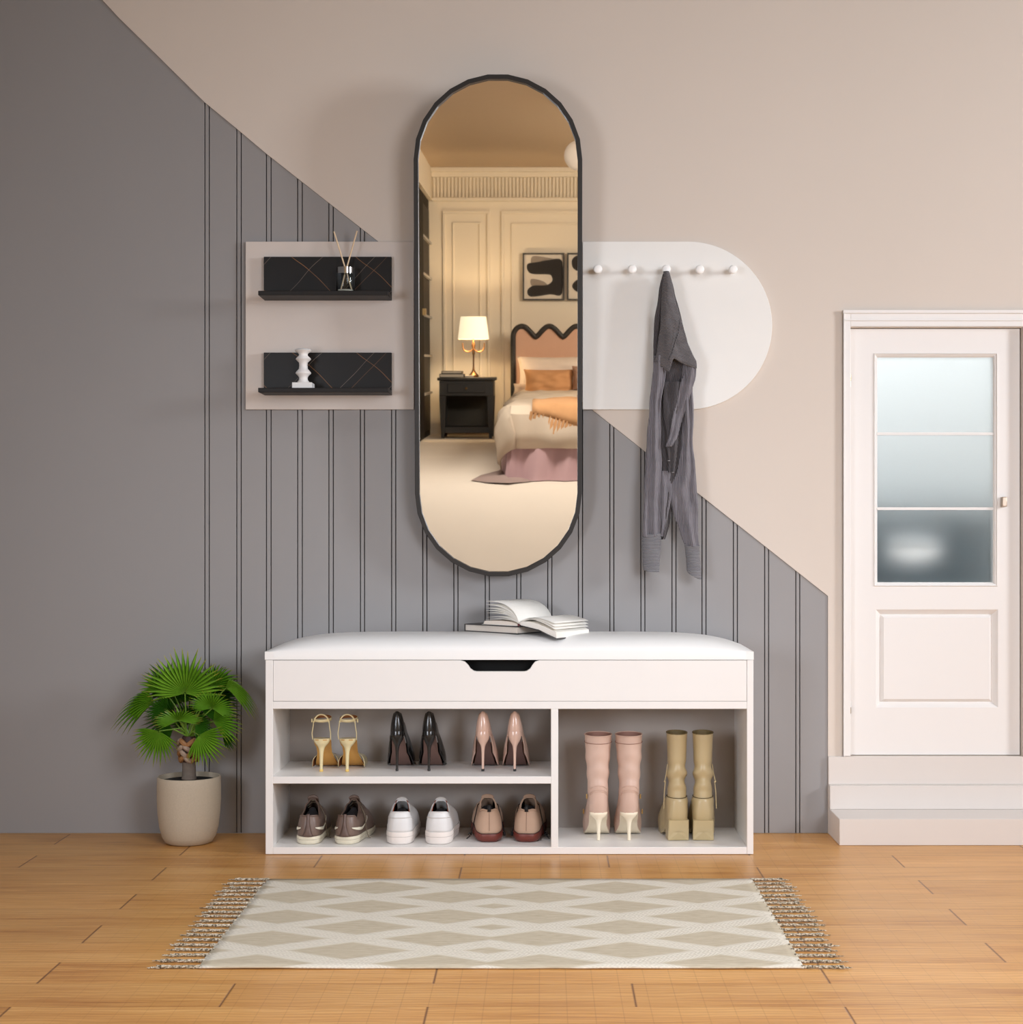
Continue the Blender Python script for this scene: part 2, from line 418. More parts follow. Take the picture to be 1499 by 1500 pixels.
# side wall above the wardrobe
struct(MB().box(RX0, SX, -12.2, -8.5, zf0-.02, RZ).build('wall_bedroom_side', M['cream'], smooth=False))
M['wardblack'] = mat('wardrobe_black', (24,20,18), .7, .05, spec=.15)
wr = thing('black_wardrobe', 'black wardrobe with dark glass shelves at the left of the mirror view', 'wardrobe', (SX-.3, BY+2, BZ))
WL = 3.6; wz1 = zf0-.03-BZ
MB().box(-.3, .27, -1.98, -2+WL, 0.0, wz1).build('carcass', M['wardblack'], wr, smooth=False)
ya = RM(633, 600, x=SX).y-(BY+2); yb = RM(622.5, 600, x=SX).y-(BY+2)
MB().box(.27, .275, -1.95, yb, .06, wz1-.1).build('dark_glass', mat('smoked_glass', (16,15,14), .5, .02, spec=.15), wr, smooth=False)
MB().box(.27, .30, yb+.02, yb+1.0, .02, wz1-.04).build('door', M['wardblack'], wr, bevel=.01)
sh = MB()
for py in (350, 404, 463, 521, 577):
    z = RM(626, py, x=SX).z-BZ; sh.box(.275, .30, -1.95, yb, z-.011, z+.011)
sh.build('shelf_edges', mat('pewter_edge', (170,165,158), .4, .02), wr, smooth=False)
MB().box(.30, .33, yb+.1, yb+.2, RM(615,455,x=SX).z-BZ-.03, RM(615,455,x=SX).z-BZ+.03).build('handle', M['brass'], wr)
# pendant globe
g = RM(849, 228, y=-7.9)
gl = thing('globe_pendant', 'white globe pendant lamp at the upper right of the mirror view', 'lamp', g)
rr = 22*12.06/F
MB().lathe([(.001,-rr)]+[(rr*math.cos(a), rr*math.sin(a)) for a in [(-PI/2)+PI*i/16 for i in range(1,16)]]+[(.001,rr)], 28).build('globe', mat('opal_glass', (235,225,212), .3, .01, emis=(255,240,220), es=.12), gl)
MB().tube([(0,0,rr),(0,0,RZ-g.z-.005)], .006).build('cord', M['black'], gl)
# art frames
def art(px0, px1, label, shapes, dxo=0):
    x0, x1 = wx(px0,405), wx(px1,405); z0, z1 = wz(800,440), wz(800,371)
    a = thing('framed_picture', label, 'picture', ((x0+x1)/2, BY+.02, (z0+z1)/2), group='framed pictures above the bed')
    w, h = (x1-x0)/2, (z1-z0)/2
    ring(MB(), [(-w,-h),(w,-h),(w,h),(-w,h)], [(-w+.014,-h+.014),(w-.014,-h+.014),(w-.014,h-.014),(-w+.014,h-.014)], 0, .03).build('frame', M['blackwood'], a, smooth=False)
    MB().box(-w+.01, w-.01, 0, .006, -h+.01, h-.01).build('paper', mat('art_paper', (226,216,200), .8, .03), a, smooth=False)
    for i, (c, pts) in enumerate(shapes):
        loop = []
        n = len(pts)
        for k in range(n):
            p0, p1, p2, p3 = [pts[(k+j-1)%n] for j in range(4)]
            for s in range(4):
                t = s/4
                loop.append(tuple(max(-.93, min(.93, .5*(2*p1[j]+(p2[j]-p0[j])*t+(2*p0[j]-5*p1[j]+4*p2[j]-p3[j])*t*t+(3*p1[j]-p0[j]-3*p2[j]+p3[j])*t**3)))*(w if j == 0 else h) for j in (0,1)))
        MB().prism(loop, .006, .008+.001*i).build('painted_shape', mat('paint_%d' % i, c, .8, .06, 30), a, smooth=False)
blob = [(-.75,.55),(-.3,.62),(.2,.7),(.9,.65),(.9,-.7),(.3,-.75),(-.6,-.85),(-.78,-.6),(-.5,-.38),(.1,-.36),(.4,-.2),(.38,.02),(.2,.1),(-.55,.12),(-.78,.3)]
grey_ = [(-.55,.85),(.1,.82),(.6,.7),(.3,.4),(-.5,.4)]; g2 = [(-.6,-.1),(0,-.2),(.2,-.45),(-.5,-.45)]
art(766, 827, 'framed black abstract painting above the bed, whole in the mirror', [((150,138,126), grey_), ((150,138,126), g2), ((38,34,32), blob)])
art(831, 892, 'framed black abstract painting cut by the right mirror edge', [((38,34,32), [(-.75,.75),(-.3,.95),(.5,.85),(.6,.4),(-.2,.2),(-.7,.35)]), ((150,138,126), [(-.5,.2),(0,.2),(.1,0),(-.4,0)]), ((38,34,32), [(-.75,-.35),(-.4,-.1),(.5,-.15),(.7,-.7),(-.1,-.75),(-.6,-.6)])])
# nightstand
ff = RM(648, 642.5, z=BZ); yn = ff.y
nx0, nx1 = RM(640.5,555,y=yn).x, RM(726,555,y=yn).x; nzt = RM(690,553,y=yn).z-BZ
ns = thing('bedside_table', 'black bedside table with one drawer beside the bed', 'nightstand', ((nx0+nx1)/2, yn, BZ))
w = (nx1-nx0)/2; dp = .5
MB().box(-w, w, -dp, .02, nzt-.03, nzt).build('top', M['blackwood'], ns, bevel=.008)
hd = RM(690,580,y=yn).z-BZ
MB().box(-w+.02, w-.02, -dp, 0, hd, nzt-.03).build('body', M['blackwood'], ns, bevel=.004)
dr = MB().box(-w+.10, w-.10, 0, .012, hd+.03, nzt-.06).build('drawer', M['blackwood'], ns, bevel=.004)
MB().lathe([(.001,-.014),(.014,0),(.001,.014)], 12, (0,.03,(hd+nzt-.03)/2)).build('knob', M['brass'], dr)
for sx in (-1, 1):
    for y in (-.03, -dp+.03):
        MB().add([], []).loft([[(sx*(w-.05)+q*s, y+r_*s, z) for q, r_ in ((-1,-1),(1,-1),(1,1),(-1,1))] for z, s in ((hd,.032),(.2,.024),(.0,.014))]).build('leg', M['blackwood'], ns, smooth=False)
MB().box(-w+.05, w-.05, -dp+.015, -dp+.03, .06, hd).build('back_panel', mat('dark_olive_board', (52,46,34), .6, .05), ns, smooth=False)
MB().box(-w+.05, w-.05, -dp+.03, -.03, .05, .11).build('shelf', M['blackwood'], ns, bevel=.004)
# table lamp
M['bronze'] = mat('aged_bronze', (118,84,52), .35, .05, metal=.8)
bs = RM(694, 553, y=yn-.2); S = (yn-.2-4.163)/F*-1
def lz(py): return RM(694, py, y=yn-.2).z-(BZ+nzt)
tl = thing('table_lamp', 'lit cream-shaded lamp with brass twin arms on the bedside table', 'lamp', (bs.x, yn-.2, BZ+nzt))
MB().lathe([(.05,0),(.05,.02),(.03,.04),(.012,.07),(.008,.1),(.008,lz(520)),(.016,lz(517)),(.008,lz(513)),(.02,lz(506)),(.006,lz(500)),(.006,lz(480))], 16).build('stem', M['bronze'], tl)
am = MB()
for sx in (-1, 1):
    z0 = lz(507); am.tube([(sx*(.0+.105*(1-math.cos(a))/2*1.0), 0, z0-.055*math.sin(a)) for a in [PI*i/12 for i in range(13)]]+[(sx*.105,0,z0+.03)], .007, 6)
am.build('arm', M['bronze'], tl)
MB().lathe([(22.5*S,lz(497)),(18.5*S,lz(464))], 32, c0=False, c1=False).build('shade', mat('lamp_shade_cloth', (250,232,200), .8, .01, emis=(255,236,200), es=1.1), tl)
L0 = bpy.data.lights.new('lamp_glow', 'POINT'); L0.energy = 16; L0.color = (1,.78,.5); L0.shadow_soft_size = .03
lo = bpy.data.objects.new('lamp_glow', L0); COL.objects.link(lo); lo.location = (bs.x, yn-.13, BZ+nzt+lz(482))
# books on the bedside table
for i, (a, b, h0, h1, c, lab) in enumerate(((-.26,-.02,0,.035,(28,25,23),'black book lying under a pale notebook on the bedside table'),(-.24,-.04,.036,.062,(60,50,42),'dark brown book topping the stack on the bedside table'),(-.015,.065,0,.02,(220,205,185),'pale notebook lying beside the lamp on the bedside table'))):
    bk = thing('book', lab, 'book', ((nx0+nx1)/2+(a+b)/2, yn-.14, BZ+nzt+h0), group='books on the bedside table')
    MB().box(-(b-a)/2, (b-a)/2, -.1, .1, 0, h1-h0).build('cover', mat('cover_%d'%i, c, .5), bk, bevel=.003)
    MB().box(-(b-a)/2+.008, (b-a)/2-.008, .094, .102, .005, h1-h0-.005).build('pages', mat('pages_%d'%i, (200,188,170), .8), bk, smooth=False)
# bed
yh = BY+.25
bedtop = BZ+.44
hx0 = RM(748,560,y=yh).x
yf = RM(800, 705, z=BZ).y
bed = thing('bed', 'double bed with scalloped pink headboard and beige duvet', 'bed', (hx0, yh, BZ))
def hl(px, py): p = RM(px, py, y=yh); return (p.x-hx0, p.z-BZ)
r_ = (hl(785,500)[0]-hl(765,500)[0])/2
cxs = [hl(765,500)[0]+k*(hl(805,500)[0]-hl(765,500)[0]) for k in range(5)]
zt_, zv = hl(765,478)[1], hl(785,494)[1]
curve = [(hl(752,560)[0]-.0, -0.0)]
amp = (zt_-zv)/2; per = cxs[1]-cxs[0]
x = hl(752,500)[0]; xe = cxs[4]+per*.33
curve += [(x, .5), (x, zv-.02)]
first = cxs[0]-x
for i in range(7): a = PI-PI/2*i/6; curve.append((cxs[0]+first*math.cos(a), zv+(zt_-zv)*math.sin(a)))
N_ = 96
for i in range(1, N_+1):
    xx = cxs[0]+(cxs[4]-cxs[0])*i/N_; curve.append((xx, zv+2*amp*max(0, .5+.5*math.cos(2*PI*(xx-cxs[0])/per))**.66))
for i in range(1, 7): a = PI/2-PI/2*i/6; curve.append((cxs[4]+first*math.cos(a), zv+(zt_-zv)*math.sin(a)))
curve += [(cxs[4]+first, 0)]
MB().prism([(a, b) for a, b in curve][::-1], -.03, .03).build('headboard', mat('pink_upholstery', (214,172,146), .85, .02), bed, smooth=False)
MB().tube([(a, .03, b) for a, b in curve], .027, 10).build('headboard_piping', M['blackwood'], bed)
BW = cxs[4]+first
xl = .13
MB().box(xl+.06, BW-.06, .03, yf-yh-.06, .02, .40).build('mattress', mat('bed_linen_base', (200,190,180), .9), bed, bevel=.04, seg=3)
def drape(u, v, top, ylen, r=.10):
    """cloth over the bed: u across, v along; what passes an edge falls down"""
    ex = max(0, xl-u)+0; ex2 = max(0, u-BW); ey = max(0, v-ylen)
    e = math.hypot(ex+ex2, ey)
    x = max(xl, min(BW, u)); y = min(v, ylen)
    fall = 0 if e == 0 else (e-r*.45 if e > r else e*e/(2*r)*1.1)
    s = 1 if e == 0 else min(1, e/r)
    outw = .07*s
    if ex: x -= outw*ex/e
    if ex2: x += outw*ex2/e
    if ey: y += outw*ey/e
    w = .022*s*noise.noise(Vector((u*5, v*3, 1)))+.012*noise.noise(Vector((u*9, v*5, 4)))
    if ex: x += w*2.2
    if ey: y += w*2
    return Vector((x, y, top-fall+(w if e == 0 else 0)))
ylen = yf-yh
def sheet(u0, u1, v0, v1, top, nu, nv, solid, name, m, par, hem=None):
    mb = MB(); vs = []
    for j in range(nv+1):
        for i in range(nu+1):
            u = lerp(u0, u1, i/nu); v = lerp(v0, v1, j/nv)
            if hem: u, v = hem(u, v)
            vs.append(drape(u, v, top, ylen-.06))
    fs = [(j*(nu+1)+i, j*(nu+1)+i+1, (j+1)*(nu+1)+i+1, (j+1)*(nu+1)+i) for j in range(nv) for i in range(nu)]
    return mb.add(vs, fs).build(name, m, par, solid=solid, off=1)
M['duvet'] = mat('beige_linen', (206,191,172), .9, .03, 8, bump=.3, bs=60)
sheet(xl-.31, BW+.25, .45, ylen+.22, .44, 60, 60, .02, 'duvet', M['duvet'], bed)
M['lilac'] = mat('lilac_linen', (190,158,162), .9, .03, 8, bump=.2, bs=60)
# skirt hanging to the floor, with a spill on the carpet at the corner
mb = MB(); lo_ = []; hi = []
path = [(xl-.03, .4+(ylen-.4)*i/20) for i in range(21)]+[(xl-.03+(BW-xl)*i/30, ylen) for i in range(1, 31)]
for i, (a, b) in enumerate(path):
    wv = .03*math.sin(i*1.3)
    hi.append((a+.02, b-.02, .36)); lo_.append((a+(wv if i < 21 else 0)-.03, b+(wv if i > 20 else 0)+.02, .005))
mb.loft([lo_, hi], False, False, closed=False).build('bed_skirt', M['lilac'], bed)
pA = [RM(*q, z=BZ) for q in ((690,705),(712,708),(745,709),(775,707),(790,703),(768,697),(745,692),(722,693),(705,697))]
c_ = sum(pA, Vector())/len(pA)
mb = MB(); rings = []
for k in range(6):
    f = 1-k/6
    rings.append([Vector((lerp(c_.x,p.x,f)-hx0, lerp(c_.y,p.y,f)-yh, .006+.05*(1-f)+.04*(1-f)*noise.noise(Vector((p.x*9,p.y*4,k))))) for p in pA])
mb.loft(rings, False, True).build('skirt_spill', mat('mauve_grey_linen', (160,140,134), .9), bed)
# pillows
def pillow(name, label, c, px0, px1, py0, py1, yoff, thick, tilt=-.25, rough=.9, grp='pillows on the bed', rz=0):
    p0 = RM(px0, (py0+py1)/2, y=yh+yoff); p1 = RM(px1, (py0+py1)/2, y=yh+yoff)
    q0 = RM(px0, py0, y=yh+yoff); q1 = RM(px0, py1, y=yh+yoff)
    w = (p1.x-p0.x)/2; h = (q0.z-q1.z)/2
    t = thing(name, label, 'pillow', ((p0.x+p1.x)/2, yh+yoff, q1.z+h), rz, grp)
    mb = MB(); n = 20
    for sgn in (1, -1):
        vs = []
        for j in range(n+1):
            for i in range(n+1):
                u, v = -1+2*i/n, -1+2*j/n
                pin = 1-.06*(1-abs(u)**2)*abs(v)**4-.0; pin2 = 1-.10*(1-abs(v)**2)*abs(u)**4
                b = max(0, (1-u**4))**.5*max(0, (1-v**4))**.5
                y = sgn*thick*b*(1+.25*noise.noise(Vector((u*2.5,v*2.5,px0))))
                zz = v*h*pin; y2 = y+zz*tilt
                vs.append((u*w*pin2, y2, zz))
        mb.add(vs, [(j*(n+1)+i, j*(n+1)+i+1, (j+1)*(n+1)+i+1, (j+1)*(n+1)+i) for j in range(n) for i in range(n)])
    mb.build('cushion_cover', mat(name+'_cloth', c, rough, .03, 10, bump=.2, bs=80), t)
    return t
pillow('white_pillow', 'long white pillow propped against the pink headboard', (232,216,200), 757, 860, 522, 577, .25, .10)
pillow('grey_pillow', 'pale flat pillow peeking out under the white pillow', (196,180,166), 752, 790, 562, 578, .38, .05)
pillow('bolster_cushion', 'apricot bolster cushion in front of the white pillow', (206,152,104), 767, 843, 541, 578, .55, .12)
pillow('pink_cushion', 'dusty pink cushion cut by the right mirror edge', (178,140,118), 838, 880, 536, 572, .62, .10)
# throw
M['throw'] = mat('camel_wool', (198,150,104), .95, .04, 20, bump=.4, bs=150)
th = thing('throw_blanket', 'camel throw with long fringe draped across the bed', 'blanket', (hx0, yh, BZ))
u0 = .26
def hem(u, v): return u, v+.27*(u-u0)
sheet(u0+.0, u0+.9, ylen-1.2, ylen+.04, .475, 24, 30, .012, 'blanket_cloth', M['throw'], th, hem)
sheet(u0+.30, u0+.62, ylen-1.2, ylen+.13, .495, 12, 30, .012, 'blanket_fold', M['throw'], th)
for i in range(15):
    u = u0+.9*i/14*.34; v = ylen+.04+.9*(u-u0)*.3
    a = drape(u, v, .485, ylen-.06); b = drape(u-.02, v+.10, .487, ylen-.06)
    MB().tube([a, (a+b)/2+Vector((0,0,.012)), b], [.012,.014,.008], 5).build('fringe_tassel', M['throw'], th)
for i in range(5):
    u = u0+.32+.07*i; a = drape(u, ylen+.14, .50, ylen-.06); MB().tube([a, a+Vector((0,.01,-.07))], .011, 5).build('fringe_tassel', M['throw'], th)
# ------------------------------------------------------------------ storage bench
DF = 3.96
bx, by = X(746.5, DF), -.28
bench = thing('shoe_storage_bench', 'white shoe storage bench with padded seat and open shoe shelves', 'bench', (bx, by, 0))
def fx(px): return X(px, DF)-bx
def fz(py): return Z(py, DF)
T = .0185
MB().box(fx(389), fx(400), 0, .276, 0.001, fz(967)).build('side_panel', M['white'], bench, bevel=.001)
MB().box(fx(1094.5), fx(1104), 0, .276, 0.001, fz(967)).build('side_panel', M['white'], bench, bevel=.001)
MB().box(fx(400), fx(1094.5), .0005, .276, 0.001, fz(1241)).build('bottom_panel', M['white'], bench, bevel=.0008)
MB().box(fx(807.5), fx(818), .0005, .27, fz(1241), fz(1038.5)).build('divider', M['white'], bench, bevel=.0008)
MB().box(fx(400), fx(807.5), .0005, .27, fz(1148), fz(1137.5)).build('shelf', M['white'], bench, bevel=.0008)
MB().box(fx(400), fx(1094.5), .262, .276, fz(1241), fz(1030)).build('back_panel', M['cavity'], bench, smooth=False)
MB().box(fx(400), fx(1094.5), .0005, .27, fz(1038.5), fz(1027.5)).build('compartment_floor', M['white'], bench, bevel=.0008)
# front flap with cut-out
s = []
slot = [(675,967),(681,969),(686,974),(689,979),(694,982.5),(698,983.3),(768,983.3),(772,982.5),(777,979),(780,974),(784,969),(790,967)]
pts = [(fx(400.4), fz(1027)), (fx(400.4), fz(967.4))]+[(fx(a), fz(b+.4)) for a, b in slot]+[(fx(1094), fz(967.4)), (fx(1094), fz(1027))]
MB().prism(pts, 0.0, .016).build('front_flap', M['white'], bench, smooth=False, bevel=.0006)
MB().box(fx(402), fx(1092), .05, .06, fz(1026), fz(968)).build('cutout_shade_sheet', M['dark'], bench, smooth=False)  # near-black sheet standing in for the shade inside the cut-out
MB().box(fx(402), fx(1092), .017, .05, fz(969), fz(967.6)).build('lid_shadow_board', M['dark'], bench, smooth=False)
# padded seat
hw_, hd_ = (fx(1104.5)-fx(388))/2, .139
cc = (fx(1104.5)+fx(388))/2
nx, ny = 90, 24
def ch(u, v): return .020+.038*max(0, 1-abs(u)**8)**1.0*max(0, 1-abs(v)**4)**.6
zb_ = fz(967)+.0008
def sp(t): return math.copysign(1-(1-abs(t))**1.6, t)
grid = [[(cc+hw_*sp(-1+2*i/nx), hd_+hd_*sp(-1+2*j/ny), zb_+ch(sp(-1+2*i/nx), sp(-1+2*j/ny))) for i in range(nx+1)] for j in range(ny+1)]
vs = [p for r in grid for p in r]
fs = [(j*(nx+1)+i, j*(nx+1)+i+1, (j+1)*(nx+1)+i+1, (j+1)*(nx+1)+i) for j in range(ny) for i in range(nx)]
bd = [i for i in range(nx+1)]+[j*(nx+1)+nx for j in range(1, ny+1)]+[ny*(nx+1)+i for i in range(nx-1, -1, -1)]+[j*(nx+1) for j in range(ny-1, 0, -1)]
o_ = len(vs); vs += [(vs[k][0], vs[k][1], zb_) for k in bd]; m_ = len(bd)
fs += [(bd[k], bd[(k+1)%m_], o_+(k+1)%m_, o_+k) for k in range(m_)]+[tuple(o_+k for k in range(m_))]
MB().add(vs, fs).build('seat_cushion', M['cushion'], bench, ang=50)
def seat_z(x, y): return zb_+ch((x-bx-cc)/hw_, (y-by-hd_)/hd_)

# ------------------------------------------------------------------ books on the seat
A = Vector((-.2045,-.087,0)); B = Vector((-.0667,-.21,0)); e = (B-A).normalized(); nrm = Vector((-e.y, e.x, 0))
zc = seat_z(-.1, -.14)+.0005
cb = thing('closed_book', 'closed dark-covered book lying under the open book on the seat', 'book', (A.x, A.y, zc), math.atan2(e.y, e.x), 'books on the bench')
bl, bw2, bt = (B-A).length, .13, .019
M['cover'] = mat('charcoal_cover', (66,64,64), .5, .05)
M['pages'] = mat('page_edges', (226,216,205), .85, .04, 300)
MB().box(0, bl, 0, bw2, bt-.002, bt).box(0, bl, 0, bw2, 0, .002).box(-.002, .0005, 0, bw2, 0, bt).build('cover', M['cover'], cb, bevel=.0008)
MB().box(.0005, bl-.003, .003, bw2-.003, .002, bt-.002).build('page_block', M['pages'], cb, smooth=False)
ob = thing('open_book', 'open book with fanned white pages lying across the closed book', 'book', (-.063, -.21, 0), 0, 'books on the bench')
e1 = Vector((.0877,.13,0)).normalized(); e2 = Vector((-.13,.0877,0)).normalized()
BLn = .157
M['paper'] = mat('book_paper', (240,237,230), .8, .015, 60)
def ruled(curve, name, m, t=.0006, par=ob, l0=0, l1=BLn, skew=0):
    """curve: (s,z) across the spine, s>0 to the left"""
    rows = [[e2*s+e1*(l+skew*abs(s))+Vector((0,0,z)) for s, z in curve] for l in (l0, (l0+l1)/2, l1)]
    mb = MB(); mb.loft(rows, False, False, closed=False)
    return mb.build(name, m, par, solid=t, off=1)
zt0 = zc+bt
def bez(p0, p1, p2, n=12):
    return [((1-t)**2*p0[0]+2*t*(1-t)*p1[0]+t*t*p2[0], (1-t)**2*p0[1]+2*t*(1-t)*p1[1]+t*t*p2[1]) for t in [i/n for i in range(n+1)]]
# left half: cover, page block and fanned leaves
sp0 = (0, zt0+.003)
ruled([(.115, zt0+.0014), (0, zt0+.0014)], 'cover', mat('white_cover', (225,222,216), .5), .0014)
lb = bez((.002, zt0+.004), (.03, zt0+.016), (.108, zt0+.011))
rows = [[e2*s+e1*l+Vector((0,0,z)) for s, z in lb+[(.112, zt0+.003), (.002, zt0+.003)]] for l in (.003, BLn-.003)]
MB().loft(rows).build('page_block', M['pages'], ob, ang=30)
for k, (zz, ln) in enumerate(((.014,.105),(.020,.100),(.031,.100),(.037,.103),(.043,.104),(.052,.103))):
    ruled(bez((.001, zt0+.006), (.018, zt0+.012+zz*.75), (ln, zt0+zz)), 'page', M['paper'], .0005, l0=.002, l1=BLn-.002)
ruled(bez((.001, zt0+.006), (.018, zt0+.066), (.103, zt0+.060)), 'page', M['paper'], .0012, l0=.002, l1=BLn-.002)
# right half: slopes off the closed book to the cushion
zr = seat_z(.03, -.25)+.001
rb = [(-.001, zt0+.004)]+bez((-.001, zt0+.010), (-.03, zt0+.022), (-.110, zr+.017))
rows = [[e2*s+e1*l+Vector((0,0,z)) for s, z in rb+[(-.112, zr+.0018), (-.06, zt0-.006)]] for l in (.003, BLn-.003)]
MB().loft(rows).build('page_block', M['paper'], ob, ang=30)
ruled([(-.001, zt0+.002), (-.06, zt0-.0085), (-.116, zr)], 'cover', M['cover'], .0014)
for k, zz in enumerate((.024, .031, .039)):
    ruled(bez((-.001, zt0+.008), (-.03, zt0+.030+zz*.2), (-.108, zr+zz)), 'page', M['paper'], .0006, l0=.002, l1=BLn-.002)
MB().tube([e1*(-.002)+Vector((0,0,zt0+.004)), e1*(.004)+Vector((0,0,zt0+.004))], [.004,.004], 3).build('headband', mat('maroon_thread', (96,40,46), .8), ob)
MB().box(-.001,.001,-.001,.001,0,.001)
# faint lines of print on the open pages
lin_ = MB()
for r in range(14):
    s0 = .012+.0058*r
    c = bez((.001, zt0+.006), (.018, zt0+.066), (.103, zt0+.060), 40)
    z = min(c, key=lambda q: abs(q[0]-s0))[1]+.0016
    a = e2*s0+e1*.02+Vector((0,0,z)); b = e2*s0+e1*(BLn-.02)+Vector((0,0,z)); w_ = e2*.0005
    lin_.add([a-w_, a+w_, b+w_, b-w_], [(0,1,2,3)])
lin_.build('print_lines', mat('print_grey', (190,186,180), .8), ob, smooth=False)

# ------------------------------------------------------------------ wall shelves
def marble():
    t = NT('black_marble'); co = t.coord(); nz = t.noise(co, 3, 2)
    c = srgb((20,17,16))
    dist = t.n('ShaderNodeMixRGB'); dist.inputs[0].default_value = .03
    no = t.n('ShaderNodeTexNoise'); no.inputs['Scale'].default_value = 5; t.l(co, no.inputs['Vector'])
    t.l(co, dist.inputs[1]); t.l(no.outputs['Color'], dist.inputs[2])
    sp = t.n('ShaderNodeSeparateXYZ'); t.l(dist.outputs[0], sp.inputs[0])
    out = c; cur = None
    for sx, sz, ofs, per, w, col, k in ((1.0, 1.15, .02, .17, .010, (150,104,64), 1.0), (1.0, -.95, .05, .13, .008, (150,132,120), .9), (1,-.95,.11,.31,.004,(140,100,70),.8)):
        v = t.math('ADD', t.math('MULTIPLY', sp.outputs[0], sx), t.math('MULTIPLY', sp.outputs[2], sz))
        f = t.math('FRACT', t.math('DIVIDE', t.math('ADD', v, ofs+10*per), per))
        d = t.math('ABSOLUTE', t.math('SUBTRACT', f, .5))
        m_ = t.math('MULTIPLY', t.math('MAXIMUM', t.math('SUBTRACT', 1.0, t.math('DIVIDE', d, w)), 0.0), k)
        nn = t.noise(co, 14, 2)
        m_ = t.math('MULTIPLY', m_, nn)
        m_ = t.math('MULTIPLY', m_, 1.7)
        out = t.mix(m_, out if cur is None else cur, srgb(col)); cur = out
    t.l(cur, t.b.inputs['Base Color']); t.b.inputs['Roughness'].default_value = .4; t.b.inputs['Specular IOR Level'].default_value = .3
    return t.m
M['marble'] = marble(); M['shelfblack'] = mat('black_shelf', (25,21,19), .5, .04, spec=.3)
def wall_shelf(pt, pb, ftop, fbot, label):
    s = thing('wall_shelf', label, 'shelf', (X(482), -.0125, Z(fbot, 4.13)), group='black ledge shelves on the beige panel')
    z0 = Z(fbot, 4.13)
    MB().box(X(389)-X(482), X(575)-X(482), -.014, 0, Z(ftop,4.13)-z0, Z(pt)-z0).build('back_plate', M['marble'], s, bevel=.0008)
    MB().box(X(389)-X(482), X(575)-X(482), -.11+.0125, 0, 0, Z(ftop,4.13)-z0).build('ledge', M['shelfblack'], s, bevel=.0012)
    return Z(ftop, 4.13)
zs1 = wall_shelf(378.5, 425, 425.8, 432.5, 'upper black marbled wall shelf holding the reed diffuser')
zs2 = wall_shelf(518, 567, 568.0, 574.6, 'lower black marbled wall shelf holding the white candlestick')
# reed diffuser
t = NT('clear_glass'); t.b.inputs['Base Color'].default_value = (.93,.97,.98,1); t.b.inputs['Transmission Weight'].default_value = 1
t.b.inputs['Roughness'].default_value = .02; t.b.inputs['IOR'].default_value = 1.3; t.bump(t.noise(t.coord(), 8, 1), .02, .001); M['glass'] = t.m
D1 = 4.185; S1 = D1/F
df = thing('reed_diffuser', 'clear glass reed diffuser with silver cap and two crossed sticks', 'diffuser', (X(506.3, D1), D1-CD, zs1))
h1 = 38*S1
R1 = 13.6*S1
MB().lathe([(.001,0.0003),(R1*.92,.0003),(R1,.003),(R1,h1*.7),(R1*.97,h1*.77),(R1*.9,h1*.77),(R1*.9,h1*.7),(R1*.9,.005),(.001,.005)], 36).build('bottle', M['glass'], df)
MB().lathe([(R1*.98,h1*.76),(R1*.98,h1),(R1*.8,h1+.001),(R1*.3,h1+.001)], 36).build('cap', M['chrome'], df)
MB().lathe([(.001,.0055),(R1*.85,.0055),(R1*.85,.010),(.001,.010)], 24).build('scented_oil', mat('pale_oil', (210,205,190), .1, .01), df)
M['reed'] = mat('reed', (226,200,166), .7, .05, 60)
for (a, b, c, d, yy) in ((489.5,334.5,516.5,424,-.002),(523,333,498,424,.003)):
    p = Vector(((a-506.3)*S1, yy, (425.5-b)*S1)); q = Vector(((c-506.3)*S1, yy, .006))
    MB().tube([q, p], .0019, 8).build('reed', M['reed'], df)
# candlestick
D2 = 4.175; S2 = D2/F
cd = thing('candlestick', 'white turned candlestick on a square base', 'ornament', (X(444.5, D2), D2-CD, zs2))
M['plaster'] = mat('white_plaster', (238,236,234), .45, .01)
MB().box(-14.5*S2, 14.5*S2, -14.5*S2, 14.5*S2, .0005, 9*S2).build('base', M['plaster'], cd, bevel=.0012)
pr = [(10,9),(9,10),(6.5,14),(6.3,17),(8,20),(11,22.5),(11.5,24),(10,26),(6.5,30),(6,35),(6.5,39),(10,42.5),(11.3,44),(10,46),(6.6,49),(6.4,51),(7.5,53),(11,55),(12.5,56.5),(11,58.5),(8,59.2),(2,59.3)]
MB().lathe([(a*S2, b*S2) for a, b in pr], 36).build('turned_column', M['plaster'], cd, ang=70)

# ------------------------------------------------------------------ hooks
M['hook'] = mat('white_knob', (252,252,250), .3, .005)
hooks = [(876,394),(926.5,394),(976.5,394),(1025.5,394.5),(1074.5,394.5)]
labs = ['round white wall hook nearest the mirror', 'white wall hook between the shirt and the hook nearest the mirror', 'white wall hook carrying the grey shirt', 'white wall hook just right of the shirt', 'round white wall hook nearest the curved panel end']
for i, (a, b) in enumerate(hooks):
    dd = 4.24-.05; h = thing('wall_hook', labs[i], 'hook', (X(a, dd), -.012, Z(b, dd)), group='white round hooks on the white panel')
    m1 = MB(); n = 28
    def rg(r, y): return [(r*math.cos(2*PI*k/n), y, r*math.sin(2*PI*k/n)) for k in range(n)]
    m1.loft([rg(.006,0), rg(.0055,-.02), rg(.006,-.028), rg(.0110,-.031), rg(.0117,-.034), rg(.0110,-.039), rg(.008,-.0405)]).build('knob', M['hook'], h, ang=60)

